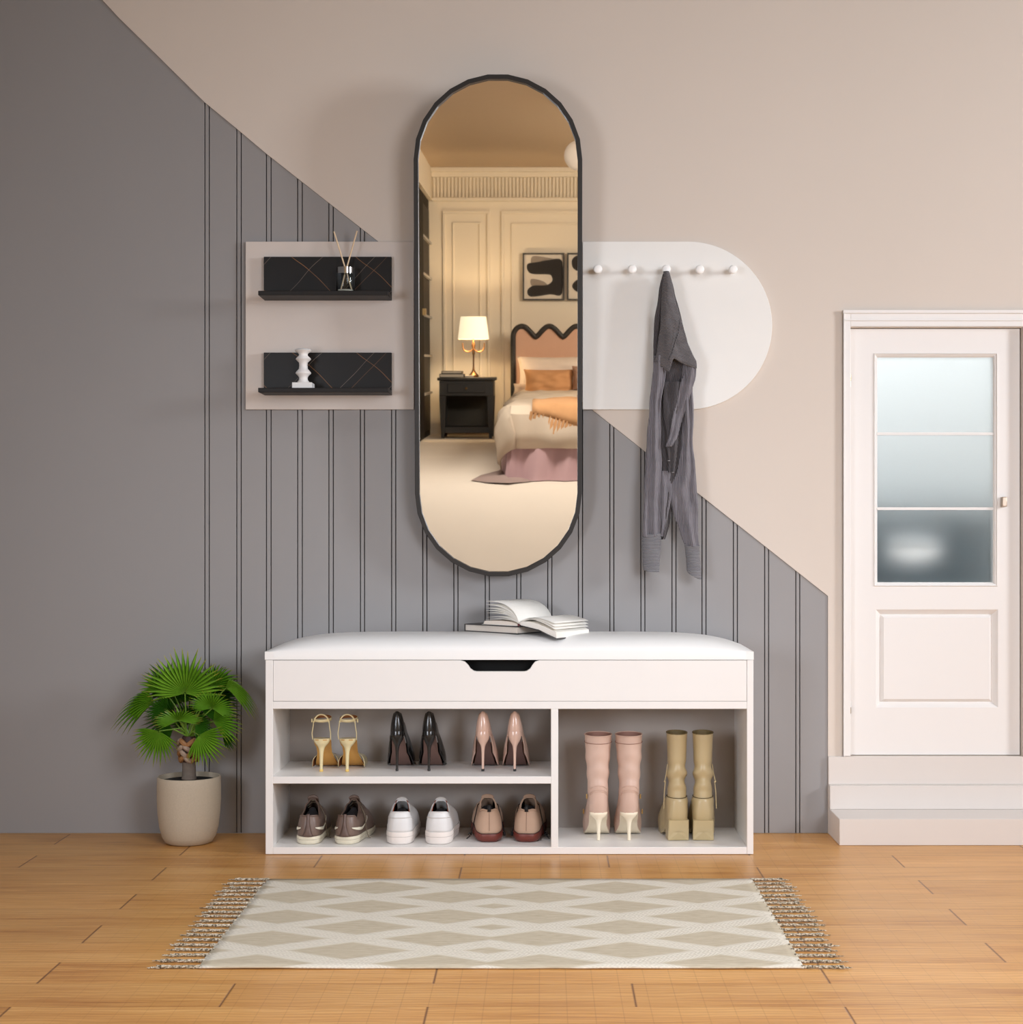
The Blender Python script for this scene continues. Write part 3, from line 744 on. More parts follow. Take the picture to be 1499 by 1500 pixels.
# ------------------------------------------------------------------ shirt
def cloth(name, c1, c2, sc, ang, bs=.9):
    t = NT(name); co = t.coord((1,1,1), (0, ang, 0))
    sp = t.n('ShaderNodeSeparateXYZ'); 
    no = t.n('ShaderNodeTexNoise'); no.inputs['Scale'].default_value = 14; t.l(co, no.inputs['Vector'])
    ad = t.n('ShaderNodeVectorMath', operation='MULTIPLY_ADD'); t.l(no.outputs['Color'], ad.inputs[0]); ad.inputs[1].default_value = (.012,.012,.012); t.l(co, ad.inputs[2])
    t.l(ad.outputs[0], sp.inputs[0])
    s1 = t.math('SINE', t.math('MULTIPLY', sp.outputs[0], sc*6.283)); s2 = t.math('SINE', t.math('MULTIPLY', sp.outputs[0], sc*6.283*.37))
    v = t.math('ADD', t.math('MULTIPLY', s1, .50), t.math('ADD', t.math('MULTIPLY', s2, .04), .5))
    nz = t.noise(co, 40, 3)
    v = t.math('ADD', t.math('MULTIPLY', v, .70), t.math('MULTIPLY', nz, .30))
    t.l(t.mix(v, srgb(c1), srgb(c2)), t.b.inputs['Base Color'])
    t.b.inputs['Roughness'].default_value = .9; t.b.inputs['Specular IOR Level'].default_value = .15
    t.b.inputs['Sheen Weight'].default_value = .15
    t.bump(v, bs, .003); return t.m
M['shirtv'] = cloth('grey_crinkle_cloth', (78,75,81), (160,156,163), 300, 0)
M['shirty'] = cloth('grey_crinkle_cloth_yoke', (70,67,69), (138,134,136), 300, math.radians(68))
M['shirth'] = cloth('grey_crinkle_cloth_cuff', (86,85,90), (162,161,165), 260, math.radians(88))
M['shirtd'] = cloth('grey_crinkle_cloth_inside', (62,59,62), (98,94,97), 300, math.radians(10))  # darker copy of the cloth; shade between the folds put into its colour
DS = 4.19
sh = thing('hanging_shirt', 'grey crinkled long-sleeved shirt hanging from the middle hook', 'shirt', (X(976.5, DS), DS-CD, Z(396, DS)))
def SP(px, py, y): return Vector((X(px, DS)-X(976.5, DS), y, Z(py, DS)-Z(396, DS)))
def strip(rows, yc, th, name, m, folds=(0,0,0), k=5, n=44, par=None, open_end=False, flat=1.0):
    loops = []
    for (py, a, b) in rows:
        c, w = (a+b)/2, (b-a)/2
        lp = []
        for i in range(n):
            an = 2*PI*i/n; xx = c+w*math.cos(an)
            y = yc-th*math.sin(an)
            lp.append(SP(xx, py, y))
        loops.append(lp)
    loops = crom(loops, k)
    for l in loops:
        x0 = min(p.x for p in l); x1 = max(p.x for p in l)
        for p in l:
            u = (p.x-x0)/(x1-x0+1e-6)
            env = math.sin(PI*min(1,max(0,u)))**.5
            p.y += 1.3*folds[0]*math.sin(u*folds[1]+folds[2]+p.z*5)*env+.009*noise.noise(Vector((p.x*38,p.y*20,p.z*11)))+.004*noise.noise(Vector((p.x*110,p.y*60,p.z*34)))
            p.x += .003*noise.noise(p*22+Vector((3,1,2)))
    mb = MB(); mb.loft(loops, True, True)
    return mb.build(name, m, par or sh, ang=70)
strip([(401,971,981),(430,966,989),(470,962,999),(510,958,1006),(545,957,1016),(580,957,1012),(620,962,1006),(660,966,1003),(700,968,996),(745,968,985),(785,967,977),(790,969,974)], .002, .012, 'body', M['shirtd'], (.004, 14, 0))
strip([(522,957,976),(545,956,975),(580,953,970),(620,949,968),(665,946,969),(710,944,969),(750,942.5,968.5),(786,941.5,968)], -.010, .013, 'sleeve', M['shirtv'], (.005, 11, 1))
sl2 = strip([(526,1001,1016),(540,1000,1017.5),(570,998,1015.5),(610,999,1015),(650,998.5,1015.5),(690,991,1018),(715,982,1021),(745,985,1022),(775,994,1023),(800,1004,1024)], -.006, .013, 'sleeve', M['shirtv'], (.005, 11, 2.4))
def cuff(rows, yc, name='cuff'):
    n = 36; loops = []
    for (py, a, b, tl) in rows:
        c, w = (a+b)/2, (b-a)/2
        loops.append([SP(c+w*math.cos(2*PI*i/n), py+tl*math.cos(2*PI*i/n)-2.5*math.sin(2*PI*i/n)*(-1), yc-.013*math.sin(2*PI*i/n)) for i in range(n)])
    mb = MB(); mb.loft(crom(loops, 5), False, False)
    return mb.build(name, [M['shirth'], M['shirth']], sh, solid=.0016, ang=70)
cuff([(780,941,968.5,0),(788,940.5,968.5,0),(810,940.8,967,0),(828,941.5,966,1),(835.5,942.5,965.5,1.5)], -.011)
cuff([(797,1002,1024.5,1),(806,1003.5,1024.5,1),(825,1005,1026,2),(838,1005.5,1027.5,4),(843,1007,1027.5,5)], -.008)
# lower shirt front between the sleeves, lighter folded piece with cuff slit
strip([(560,972,1000),(600,972,1000),(640,976,994),(670,977,990),(692,979,988)], -.012, .007, 'front_placket', M['shirtd'], (.003, 10, 0))
strip([(534,1006,1019),(545,1004,1019.5),(560,997,1018),(585,991,1009),(615,984,999),(640,979,992),(655,975,984)], -.0195, .006, 'front_edge', M['shirtv'], (.002, 9, 1))
strip([(690,969,985),(715,969,984.5),(740,969,982),(765,969,976),(786,968.5,972)], -.009, .006, 'shirt_tail', M['shirtv'], (.002, 8, 0))
# yoke: flat flap in front, outline polygon inflated
left = [(399,972),(440,968.5),(480,967),(505,963),(520,961),(531,957.5)]
right = [(399,979),(415,983.5),(440,987.5),(480,1000),(505,1007),(522,1014),(531,1019.5)]
def edge(tab, y): return lin([(a, b) for a, b in tab], y)
rows = [(y, edge(left, y), edge(right, y)) for y in (399,405,415,428,440,455,470,485,500,512,522,528,531)]
nu = 30; loops = []
low = [(0,531),(.1,534),(.22,541),(.32,547),(.37,543),(.42,531),(.46,527),(.6,532),(.75,536),(.9,540),(1,541)]
ys = [i/26 for i in range(27)]
yv = []
for v in ys:
    for i in range(nu+1):
        u = i/nu; yb2 = lin(low, u); y = 399+(yb2-399)*v
        a, b = edge(left, min(y,531)), edge(right, min(y,531)); x = a+(b-a)*u
        dep = -.016-.012*math.sin(PI*u)*min(1, v*2+.3)-.005*max(0, math.sin((u*.9-v*.35+.1)*9))*v-.004*v
        p = SP(x, y, dep); p.y += .0045*noise.noise(Vector((p.x*20,0,p.z*45)))+.003*noise.noise(Vector((p.x*60+9,0,p.z*110)))
        yv.append(p)
MB().add(yv, [(j*(nu+1)+i, j*(nu+1)+i+1, (j+1)*(nu+1)+i+1, (j+1)*(nu+1)+i) for j in range(26) for i in range(nu)]).build('yoke', M['shirty'], sh, solid=.003, off=0)
sm = [SP(995,470,-.0345), SP(992,490,-.037), SP(987,505,-.039), SP(983,518,-.039), SP(978,530,-.037)]
MB().tube(sm, .0012, 6).build('yoke_seam', M['shirtd'], sh)
strip([(403,970,975),(440,963,970),(480,958,967),(510,956.5,964),(530,957,961)], -.006, .008, 'collar_edge', M['shirtd'])
for py, px in ((676,979),(693,985)):
    MB().lathe([(.001,0),(.004,.0005),(.004,.0015),(.001,.002)], 12).build('button', mat('button_grey', (150,148,150), .4), sh).location = SP(px, py, -.021)

# ------------------------------------------------------------------ rug
def rug_mat():
    t = NT('woven_diamond_rug')
    tc = t.n('ShaderNodeTexCoord'); 
    no = t.n('ShaderNodeTexNoise'); no.inputs['Scale'].default_value = 5; t.l(tc.outputs['Object'], no.inputs['Vector'])
    ad = t.n('ShaderNodeVectorMath', operation='MULTIPLY_ADD'); t.l(no.outputs['Color'], ad.inputs[0]); ad.inputs[1].default_value = (.012,.010,0); t.l(tc.outputs['Object'], ad.inputs[2])
    sp = t.n('ShaderNodeSeparateXYZ'); t.l(ad.outputs[0], sp.inputs[0]); x, y = sp.outputs[0], sp.outputs[1]
    s0 = t.n('ShaderNodeSeparateXYZ'); t.l(tc.outputs['Object'], s0.inputs[0])
    u = t.math('DIVIDE', t.math('ADD', t.math('ABSOLUTE', t.math('ADD', x, .105-.006)), .071), .168)
    v = t.math('DIVIDE', t.math('ADD', y, .663-.005+2*.089*20), .089)
    def band(a):
        return t.math('ABSOLUTE', t.math('SUBTRACT', t.math('MODULO', t.math('ADD', a, 40.0), 2.0), 1.0))
    d = t.math('MINIMUM', band(t.math('ADD', u, v)), band(t.math('SUBTRACT', u, v)))
    m_ = t.math('SUBTRACT', 1.0, t.math('MULTIPLY', t.math('SUBTRACT', d, .25), 8.0)); 
    cl = t.n('ShaderNodeClamp'); t.l(m_, cl.inputs[0]); m_ = cl.outputs[0]
    mp = t.n('ShaderNodeMapping'); mp.inputs['Scale'].default_value = (28, 170, 1); t.l(tc.outputs['Object'], mp.inputs[0])
    wn = t.noise(mp.outputs[0], 1.0, 3, .7)
    mp2 = t.n('ShaderNodeMapping'); mp2.inputs['Scale'].default_value = (1, 1.6, 1); t.l(tc.outputs['Object'], mp2.inputs[0])
    bl_ = t.noise(mp2.outputs[0], 16, 5, .7)
    cA = t.mix(wn, srgb((146,130,104)), srgb((222,211,190))); cA = t.mix(t.math('MULTIPLY', bl_, .5), cA, srgb((206,194,172)))
    cB = t.mix(wn, srgb((206,197,180)), srgb((236,229,216)))
    c = t.mix(m_, cA, cB)
    # chevron stitches inside the pale bands
    st = t.math('SINE', t.math('MULTIPLY', t.math('ADD', t.math('MULTIPLY', s0.outputs[0], 1.0), t.math('MULTIPLY', t.math('ABSOLUTE', t.math('SUBTRACT', d, .13)), .06)), 700.0))
    c = t.mix(t.math('MULTIPLY', t.math('MULTIPLY', t.math('ADD', t.math('MULTIPLY', st, .5), .5), m_), .10), c, srgb((120,112,96)))
    t.l(c, t.b.inputs['Base Color']); t.b.inputs['Roughness'].default_value = .95; t.b.inputs['Specular IOR Level'].default_value = .1
    h = t.math('ADD', wn, t.math('ADD', t.math('MULTIPLY', m_, .8), t.math('MULTIPLY', t.math('MULTIPLY', st, m_), .3)))
    t.bump(h, .5, .002); return t.m
rug = thing('fringed_rug', 'beige woven runner rug with diamond pattern and fringed short ends', 'rug', (-.078, -.94, 0))
rx0, rx1, ry0, ry1 = -.630, .474, -1.312, -.572
nx, ny = 60, 30; vs = []
for j in range(ny+1):
    for i in range(nx+1):
        x = lerp(rx0, rx1, i/nx)+.002*noise.noise(Vector((j*.5, i*.1, 0))); y = lerp(ry0, ry1, j/ny)+.002*noise.noise(Vector((i*.3, 9, j*.05)))
        vs.append((x+.078, y+.94, .0045+.0012*noise.noise(Vector((x*5, y*5, 3)))))
ob_ = MB().add(vs, [(j*(nx+1)+i, j*(nx+1)+i+1, (j+1)*(nx+1)+i+1, (j+1)*(nx+1)+i) for j in range(ny) for i in range(nx)]).build('woven_field', rug_mat(), rug, solid=.003, off=-1)
# object texture space: shift back to world by moving the mesh
for v in ob_.data.vertices: v.co.x -= .078; v.co.y -= .94
ob_.location = (.078, .94, 0)
def twist_mat():
    t = NT('fringe_yarn'); co = t.coord(); nz = t.noise(co, 260, 3, .7); cr = t.n('ShaderNodeValToRGB'); e = cr.color_ramp.elements
    e[0].position = .38; e[0].color = srgb((70,62,50)); e[1].position = .62; e[1].color = srgb((218,208,190)); m2 = e.new(.5); m2.color = srgb((172,160,138))
    t.l(nz, cr.inputs[0]); t.l(cr.outputs[0], t.b.inputs['Base Color']); t.b.inputs['Roughness'].default_value = .95; t.bump(nz, .6, .001); return t.m
M['yarn'] = twist_mat()
rnd = random.Random(3)
for side in (-1, 1):
    nT = 20
    for i in range(nT):
        y = lerp(ry0+.008, ry1-.008, (i+.5*rnd.uniform(-.25,.25)+.0)/(nT-1))
        x0 = (rx0 if side < 0 else rx1)
        ln = .080+rnd.uniform(-.006,.008); dy = rnd.uniform(-.004,.004)
        mb = MB()
        for kx in range(3):   # three strands twisted together
            ph = kx*2*PI/3+rnd.uniform(0,1); pts = []; rs = []
            for q in range(15):
                f = q/14; spread = .0026+.0022*max(0, f-.72)*3
                a = ph+f*13
                pts.append((x0+side*(ln*f-.004)+.078, y+dy*f*f+spread*math.cos(a)+.94, .0036+spread*.55*math.sin(a))); rs.append(.0016 if .08 < f < .95 else .0020 if f <= .08 else .0009)
            mb.tube(pts, rs, 6)
        for kx in range(4):
            a = rnd.uniform(-1,1)
            mb.tube([(x0+side*ln*.85+.078, y+dy*.8+.94, .003), (x0+side*(ln+.012*rnd.random())+.078, y+dy+.004*a+.94, .0015+.002*rnd.random())], [.0009,.0006], 4)
        mb.tube([(x0+side*.008+.078, y+.94-.0045, .0035), (x0+side*.008+.078, y+.94+.0045, .0035)], .0021, 6)
        mb.build('tassel', M['yarn'], rug)
# ------------------------------------------------------------------ shoes
NL = 40
def foot(L, wtab, ztab, y0=0.0, cx=None, p=4.5):
    """closed outline of a foot: heel at y0, toe at y0+L, half widths and heights from tables over 0..1"""
    out = []
    for i in range(NL):
        a = 2*PI*i/NL; t = (1-math.cos(a))/2
        s = math.sin(a); w = interp(wtab, t); e = (max(0, 1-abs(2*t-1)**p))**(1/p)
        x = math.copysign(w*e, s) if abs(s) > 1e-6 else 0
        if cx: x += interp(cx, t)
        out.append(Vector((x, y0+L*t, interp(ztab, t))))
    return out
def bulge(S_, T_, a=.85, b=.6, n=7, up=0):
    loops = []
    for k in range(n+1):
        v = k/n; lp = []
        for s, q in zip(S_, T_):
            c = Vector((s.x*a+q.x*(1-a), s.y*a+q.y*(1-a), s.z+(q.z-s.z)*b+up))
            lp.append(s*(1-v)**2+c*2*v*(1-v)+q*v*v)
        loops.append(lp)
    return loops
def slab(mb, loop, z0, z1):
    """a sole between two heights following the loop"""
    a = [p+Vector((0,0,z0)) for p in loop]; b = [p+Vector((0,0,z1)) for p in loop]
    n = len(loop); vs = a+b; fs = []
    for i in range(n): fs.append((i, (i+1)%n, (i+1)%n+n, i+n))
    for o in (0, n):
        for k in range(n//2):
            i, i2, j, j2 = k, k+1, (n-k)%n, (n-k-1)%n
            q = [o+i, o+i2, o+j2, o+j]; q2 = []
            for w in q:
                if w not in q2: q2.append(w)
            if len(q2) > 2: fs.append(tuple(q2))
    return mb.add(vs, fs)
def heel_spike(name, m, par, tab, tipm=None):
    """tab: (z, y, rx, ry)"""
    loops = [[Vector((rx*math.cos(2*PI*i/24), y+ry*math.sin(2*PI*i/24), z)) for i in range(24)] for z, y, rx, ry in tab]
    h = MB().loft(crom(loops, 4)).build(name, m, par, ang=60)
    if tipm:
        z, y, rx, ry = tab[-1]
        MB().lathe([(rx*1.25, 0.0003), (rx*1.25, .005), (rx, .006)], 16, (0, y, 0)).build('heel_tip', tipm, h)
    return h
LEA = lambda n, c, r=.35, coat=0, **k: mat(n, c, r, .02, 20, coat=coat, **k)

# --- pumps
def pump(c_up, c_sole, c_in, name, label, grp, coat):
    s = thing('high_heel_pump', label, 'shoe', (0,0,0), 0, grp)
    up = LEA(name+'_leather', c_up, .22, coat); so = mat(name+'_sole', c_sole, .6, .03); inn = mat(name+'_lining', c_in, .7)
    wt = [(0,.017),(.10,.0200),(.3,.0225),(.55,.0335),(.68,.0355),(.85,.022),(1,.006)]
    zt = [(0,.092),(.10,.088),(.22,.070),(.38,.034),(.5,.010),(.58,.0025),(1,.002)]
    S_ = foot(.174, wt, zt, .006)
    tw = [(0,.009),(.12,.015),(.35,.0185),(.7,.021),(1,.014)]
    tz = [(0,.150),(.06,.146),(.25,.118),(.5,.092),(.75,.066),(1,.050)]
    T_ = foot(.105, tw, tz, .013, p=2.6)
    MB().loft(bulge(S_, T_, 1.08, .55, 8), False, False).build('upper', [up, inn], s, solid=.0016, ang=80)
    mb = MB(); slab(mb, [Vector((p.x*.80, .006+(p.y-.006)*.975+.002, p.z)) for p in S_], -.0016, .0010); mb.build('sole', so, s, ang=60)
    MB().tube([p+Vector((0,0,.0002)) for p in S_]+[S_[0]], .0014, 6).build('welt', up, s)
    heel_spike('heel', up, s, [(.100,.0165,.0155,.0125),(.088,.0175,.0165,.015),(.076,.019,.013,.014),(.064,.017,.0065,.009),(.050,.0145,.0042,.0055),(.028,.0125,.0034,.004),(.004,.0115,.0030,.0032),(.0005,.0115,.0030,.0032)], mat(name+'_tip', (20,18,18), .5))
    return s
ZS, ZB = .1924, .0186
def place(o, px, pyl, zz, rz=0, label=None, first=False, mirror=False, cls=None):
    d = F*(CH-zz)/(pyl-VY)
    loc = (X(px, d), d-CD, zz+.0004)
    if first: o.location = loc; o.rotation_euler = (0,0,rz); o.scale = (-1 if mirror else 1,1,1); return o
    return dup(o, loc, rz, label, mirror)
bp = pump((28,26,25), (112,86,78), (60,50,46), 'black_pump', 'glossy black stiletto pump on the upper shelf, left shoe of its pair', 'black stiletto pumps', .15)
place(bp, 581, 1130.5, ZS, math.radians(-1), first=True)
place(bp, 628, 1130.5, ZS, math.radians(-1), 'glossy black stiletto pump on the upper shelf, next to the nude pumps')
np_ = pump((226,190,172), (98,72,66), (190,150,130), 'nude_pump', 'nude pink stiletto pump on the upper shelf, next to the black pumps', 'nude stiletto pumps', .35)
place(np_, 707.2, 1130.8, ZS, math.radians(-1), first=True)
place(np_, 754, 1130.8, ZS, math.radians(-1), 'nude pink stiletto pump standing nearest the bench divider on the upper shelf')

# --- strappy sandals
def sandal():
    s = thing('ankle_strap_sandal', 'cream ankle-strap stiletto sandal at the left end of the upper shelf', 'shoe', (0,0,0), 0, 'cream ankle-strap sandals')
    cr = LEA('cream_leather', (222,206,160), .3, .3); tan = mat('tan_sole', (198,148,76), .5, .03); gold = mat('gold_tip', (232,196,110), .4, .02)
    wt = [(0,.020),(.12,.0235),(.32,.0185),(.58,.030),(.75,.030),(.9,.022),(1,.010)]
    zt = [(0,.080),(.12,.077),(.25,.060),(.42,.026),(.54,.007),(.6,.0025),(1,.002)]
    S_ = foot(.17, wt, zt, .004)
    slab(MB(), S_, -.0012, .0012).build('sole', tan, s, ang=60)
    slab(MB(), [p+Vector((0,0,.0014)) for p in S_], .0, .0016).build('insole', cr, s, ang=60)
    heel_spike('heel', cr, s, [(.083,.020,.0205,.016),(.077,.021,.0205,.017),(.070,.021,.0165,.0165),(.060,.019,.0085,.010),(.047,.0155,.0052,.006),(.028,.0135,.0043,.0045),(.007,.012,.0038,.004),(.0005,.012,.0038,.004)], gold)
    # toe strap: an arch over the forefoot, open behind
    rows = []
    for j in range(9):
        v = j/8; y = .088+.052*v; w = .0325-.003*v; h = .034-.008*v
        rows.append([Vector((w*math.cos(PI*i/20)*(1+.06*math.sin(PI*i/20)), y-.016*(1-v)*abs(math.cos(PI*i/20))**2*1.0, .003+h*math.sin(PI*i/20)**.65)) for i in range(21)])
    MB().loft(rows, False, False, closed=False).build('toe_strap', [cr, mat('brown_lining', (128,74,34), .6)], s, solid=.0014, off=1)
    # ankle strap ring, back loop, side cords
    zr = .1275; n = 40
    def band(rx, ry, cy, z, h, tiltb=0):
        lo = [Vector((rx*math.cos(2*PI*i/n), cy+ry*math.sin(2*PI*i/n), z-h/2+tiltb*(1+math.sin(2*PI*i/n)))) for i in range(n)]
        return [lo, [p+Vector((0,0,h)) for p in lo]]
    MB().loft(band(.0215,.026,.034,zr,.0075,.003), False, False).build('ankle_strap', [cr, mat('brown_lining_strap', (140,84,38), .6)], s, solid=.0012, off=1)
    arch = [Vector((.0195*math.cos(PI*i/16), .016-.003*math.sin(PI*i/16), zr-.003+.020*math.sin(PI*i/16))) for i in range(17)]
    lp = [[p+Vector((0,-.0006,0)), p+Vector((0,.0006,0)), p*1+Vector((p.x*-.13,.0006,-.0028)), p*1+Vector((p.x*-.13,-.0006,-.0028))] for p in arch]
    MB().loft(lp).build('heel_loop', cr, s, smooth=False)
    for sx in (-1, 1):
        MB().tube([(sx*.0195,.014,zr),(sx*.0205,.013,.115),(sx*.0235,.013,.096),(sx*.0225,.018,.080)], .0013, 6).build('side_cord', cr, s)
    b = MB(); x = -.0235
    b.box(x-.003, x, .018, .026, zr-.005, zr+.004); b.build('buckle', cr, s, bevel=.0008)
    return s
sd = sandal(); place(sd, 469.5, 1131.5, ZS, math.radians(-2), first=True)
place(sd, 507.5, 1131.5, ZS, math.radians(-3), 'cream ankle-strap stiletto sandal next to the black pumps', mirror=True)

# --- low sneakers
def low_shoe(kind, label, grp):
    s = thing({'brown':'leather_sneaker','white':'slip_on_sneaker','tan':'knit_sneaker'}[kind], label, 'shoe', (0,0,0), 0, grp)
    P_ = {'brown': dict(up=(112,92,82), so=(226,218,196), W=.0325, sh=.0195, hz=.070, tz=.098, L=.215, r=.4),
          'white': dict(up=(226,226,226), so=(238,230,224), W=.0350, sh=.030, hz=.0790, tz=.094, L=.215, r=.4),
          'tan': dict(up=(188,158,136), so=(112,50,40), W=.0355, sh=.0215, hz=.0790, tz=.0985, L=.195, r=.9)}[kind]
    W, sh_, hz, tz, L_ = P_['W'], P_['sh'], P_['hz'], P_['tz'], P_['L']
    up = mat(kind+'_upper', P_['up'], P_['r'], .03, 30, bump=.25 if kind == 'tan' else .04, bs=500 if kind == 'tan' else 200)
    so = mat(kind+'_rubber', P_['so'], .45, .01); inn = mat(kind+'_inside', (30,28,30), .85)
    wt = [(0,W*.86),(.12,W),(.35,W*.98),(.62,W*1.17),(.8,W*1.12),(.95,W*.75),(1,W*.5)]
    flat = [(0,0),(1,0)]
    cx = [(0,0),(.5,.001),(.75,.003),(1,-.002)]
    S0 = foot(L_, wt, flat, 0, cx)
    def off_(loop, f, z, dy=0): return [Vector((p.x*f, (p.y-L_/2)*(1+(f-1)*.3)+L_/2+dy, z if not callable(z) else z(p.y/L_))) for p in loop]
    if kind == 'tan':
        zs = lambda t: sh_+ (.010*max(0,min(1,(t-.02)/.2)))*1.0-.004*max(0,(t-.5))
        lp = [off_(S0,.80,.0005), off_(S0,.93,.004), off_(S0,1.03,.011), off_(S0,1.03,lambda t: zs(t)-.004), off_(S0,.99,zs)]
    else:
        zs = lambda t: sh_-.002*t
        lp = [off_(S0,.93,.0005), off_(S0,.99,.003), off_(S0,1.02,sh_*.5), off_(S0,1.03,lambda t: zs(t)-.002), off_(S0,1.015,zs)]
    MB().loft(lp, True, True).build('rubber_sole', so, s, ang=50)
    if kind != 'tan':
        zz = sh_*.62; MB().tube(off_(S0,1.027,zz)+[off_(S0,1.027,zz)[0]], .0007, 5).build('sole_line', mat(kind+'_sole_line', tuple(int(v*.86) for v in P_['so']), .6), s)
    Sb = off_(S0, .985, lambda t: zs(t)-.001)
    if kind == 'white':
        tw = [(0,.020),(.15,.026),(.5,.024),(.85,.021),(1,.017)]; ztb = [(0,hz),(.1,hz-.001),(.3,hz-.014),(.6,hz-.006),(.85,tz-.008),(1,tz)]; Lt = .088
    elif kind == 'brown':
        tw = [(0,.018),(.15,.0235),(.5,.021),(.8,.018),(1,.012)]; ztb = [(0,hz),(.12,hz-.001),(.35,hz-.012),(.65,hz-.001),(.88,tz-.012),(1,tz-.002)]; Lt = .095
    else:
        tw = [(0,.018),(.15,.0225),(.5,.020),(.85,.019),(1,.016)]; ztb = [(0,hz),(.06,hz+.0015),(.16,hz-.001),(.45,hz-.004),(.75,tz-.010),(1,tz)]; Lt = .080
    T_ = foot(Lt, tw, ztb, .008, p=3.2)
    loops = bulge(Sb, T_, .96, .62, 9, .002)
    # toe box rounds over
    upo = MB().loft(loops, False, False).build('upper', [up, inn], s, solid=.0022, ang=80)
    # dark inside bed
    bed_ = [Vector((p.x*.9, p.y, p.z-.022)) for p in T_]
    slab(MB(), bed_, -.001, .001).build('insole', inn, s)
    MB().tube(T_+[T_[0]], .0016 if kind != 'tan' else .0024, 8).build('collar', up, upo)
    # tongue
    tm = {'brown': up, 'white': mat('pale_grey_tongue', (206,204,202), .6), 'tan': up}[kind]
    th = tz; tg = []
    for j in range(7):
        v = j/6
        w = {'brown':.013,'white':.014,'tan':.0155}[kind]*(1-.05*v); y = .008+Lt-.002+.045*(1-v)-(0.0)*v
        z = lerp(.062, th+.0005, v)
        tg.append([Vector((w*math.cos(PI*i/12), y-.004*math.sin(PI*i/12)**2*(-1), z+ (0.004 if v > .9 else 0)*math.sin(PI*i/12)+.003*math.sin(PI*i/12)*v)) for i in range(13)])
    MB().loft(tg, False, False, closed=False).build('tongue', tm, s, solid=.003, off=0)
    if kind == 'brown':
        # heel tab with flared stitching, side stripe, laces
        hb = []
        for k in range(13):
            v = k/12; z = sh_+(hz+.0045-sh_)*v; w = lerp(.0150, .0032, min(1, (v*1.55))**.6) if v < .65 else .0034
            yb = None
            # follow the heel curve of the upper (centre column)
            f = min(1, v); L2 = [lp_[0] for lp_ in loops]; q = min(range(len(L2)), key=lambda i: abs(L2[i].z-min(z, L2[-1].z)))
            y = L2[q].y
            hb.append([Vector((-w, y-.0008+ (w*w)*9, z)), Vector((-w*.5, y-.0034+w*w*2, z)), Vector((0, y-.0040, z)), Vector((w*.5, y-.0034+w*w*2, z)), Vector((w, y-.0008+w*w*9, z))])
        MB().loft(hb, False, False, closed=False).build('heel_tab', mat('heel_tab_leather', (98,78,70), .45, .03), upo, solid=.0012, off=0)
        stripe = mat('cream_stripe', (232,226,206), .5)
        def side_pt(i, v):   # a point on the upper at loop index i and height v
            k = v*(len(loops)-1); a = int(k); b = min(a+1, len(loops)-1); i0 = int(i) % NL; i1 = (i0+1) % NL; fi = i-int(i)
            A_ = loops[a][i0].lerp(loops[a][i1], fi); B_ = loops[b][i0].lerp(loops[b][i1], fi); c = A_.lerp(B_, k-a)
            return Vector((c.x*1.04+.0008*math.copysign(1, c.x), c.y-.001, c.z))
        for sg in (1, -1):
            a_, b_ = [], []
            for k in range(17):
                f = k/16; i = 1.7+10*f
                ii = i if sg > 0 else NL-i
                mid_ = .36-.10*math.sin(f*PI*.9)+.36*max(0, f-.45)**1.3*2.0; w = .10*math.sin(min(1, f*1.25+.02)*PI)**.8*.55+.012
                a_.append(side_pt(ii, mid_-w)); b_.append(side_pt(ii, mid_+w))
            MB().loft([a_, b_], False, False, closed=False).build('side_stripe', stripe, upo, solid=.0008, off=0)
        lc = mat('brown_lace', (122,110,92), .8)
        for k in range(5):
            y = .103+.013*k; z = .090-.0075*k
            MB().tube([(-.016,y,z-.006),(-.006,y+.003,z+.002),(.006,y+.003,z+.002),(.016,y,z-.006)], .0013, 6).build('lace', lc, s)
        MB().tube([(.016,.10,.084),(.032,.085,.060),(.036,.080,.030),(.042,.082,.004),(.046,.086,.002)], .0012, 6).build('lace', lc, s)
        MB().box(-.0185,-.0165,.02,.045,.052,.066).build('size_label', mat('white_label', (225,228,232), .6), s, bevel=.0005)
    if kind == 'white':
        # padded heel cap line, orange gore beside the tongue
        og = mat('orange_gore', (196,98,62), .8)
        for sg in (1, -1):
            MB().loft([[Vector((sg*.0235,.058,hz-.014)), Vector((sg*.0225,.075,hz-.004)), Vector((sg*.0165,.090,tz-.004))], [Vector((sg*.0195,.060,hz-.012)), Vector((sg*.0185,.077,hz+.000)), Vector((sg*.012,.092,tz+.001))]], False, False, closed=False).build('elastic_gore', og, upo, solid=.0015, off=0)
        L7 = [Vector((p.x*1.012, p.y-.0012 if p.y < .05 else p.y, p.z)) for p in loops[6]]
        n_ = 7; MB().tube([L7[(i) % NL] for i in range(-n_, n_+1)], .0011, 6).build('stitch_seam', mat('pale_seam', (214,212,210), .6), upo)
    if kind == 'tan':
        blk = mat('black_cord', (26,25,26), .6)
        MB().loft([[Vector((-.0045,.006,hz-.003)), Vector((.0045,.006,hz-.003))], [Vector((-.0042,.004,hz+.005)), Vector((.0042,.004,hz+.005))], [Vector((-.0040,.007,hz+.0125)), Vector((.0040,.007,hz+.0125))], [Vector((-.0040,.012,hz+.0135)), Vector((.0040,.012,hz+.0135))], [Vector((-.0040,.015,hz+.002)), Vector((.0040,.015,hz+.002))]], False, False, closed=False).build('pull_tab', blk, s, solid=.002, off=0)
        MB().tube([Vector((0, loops[k][0].y-.0007, loops[k][0].z)) for k in range(1, len(loops))], .0007, 5).build('heel_seam', mat('heel_seam', (150,122,104), .9), upo)
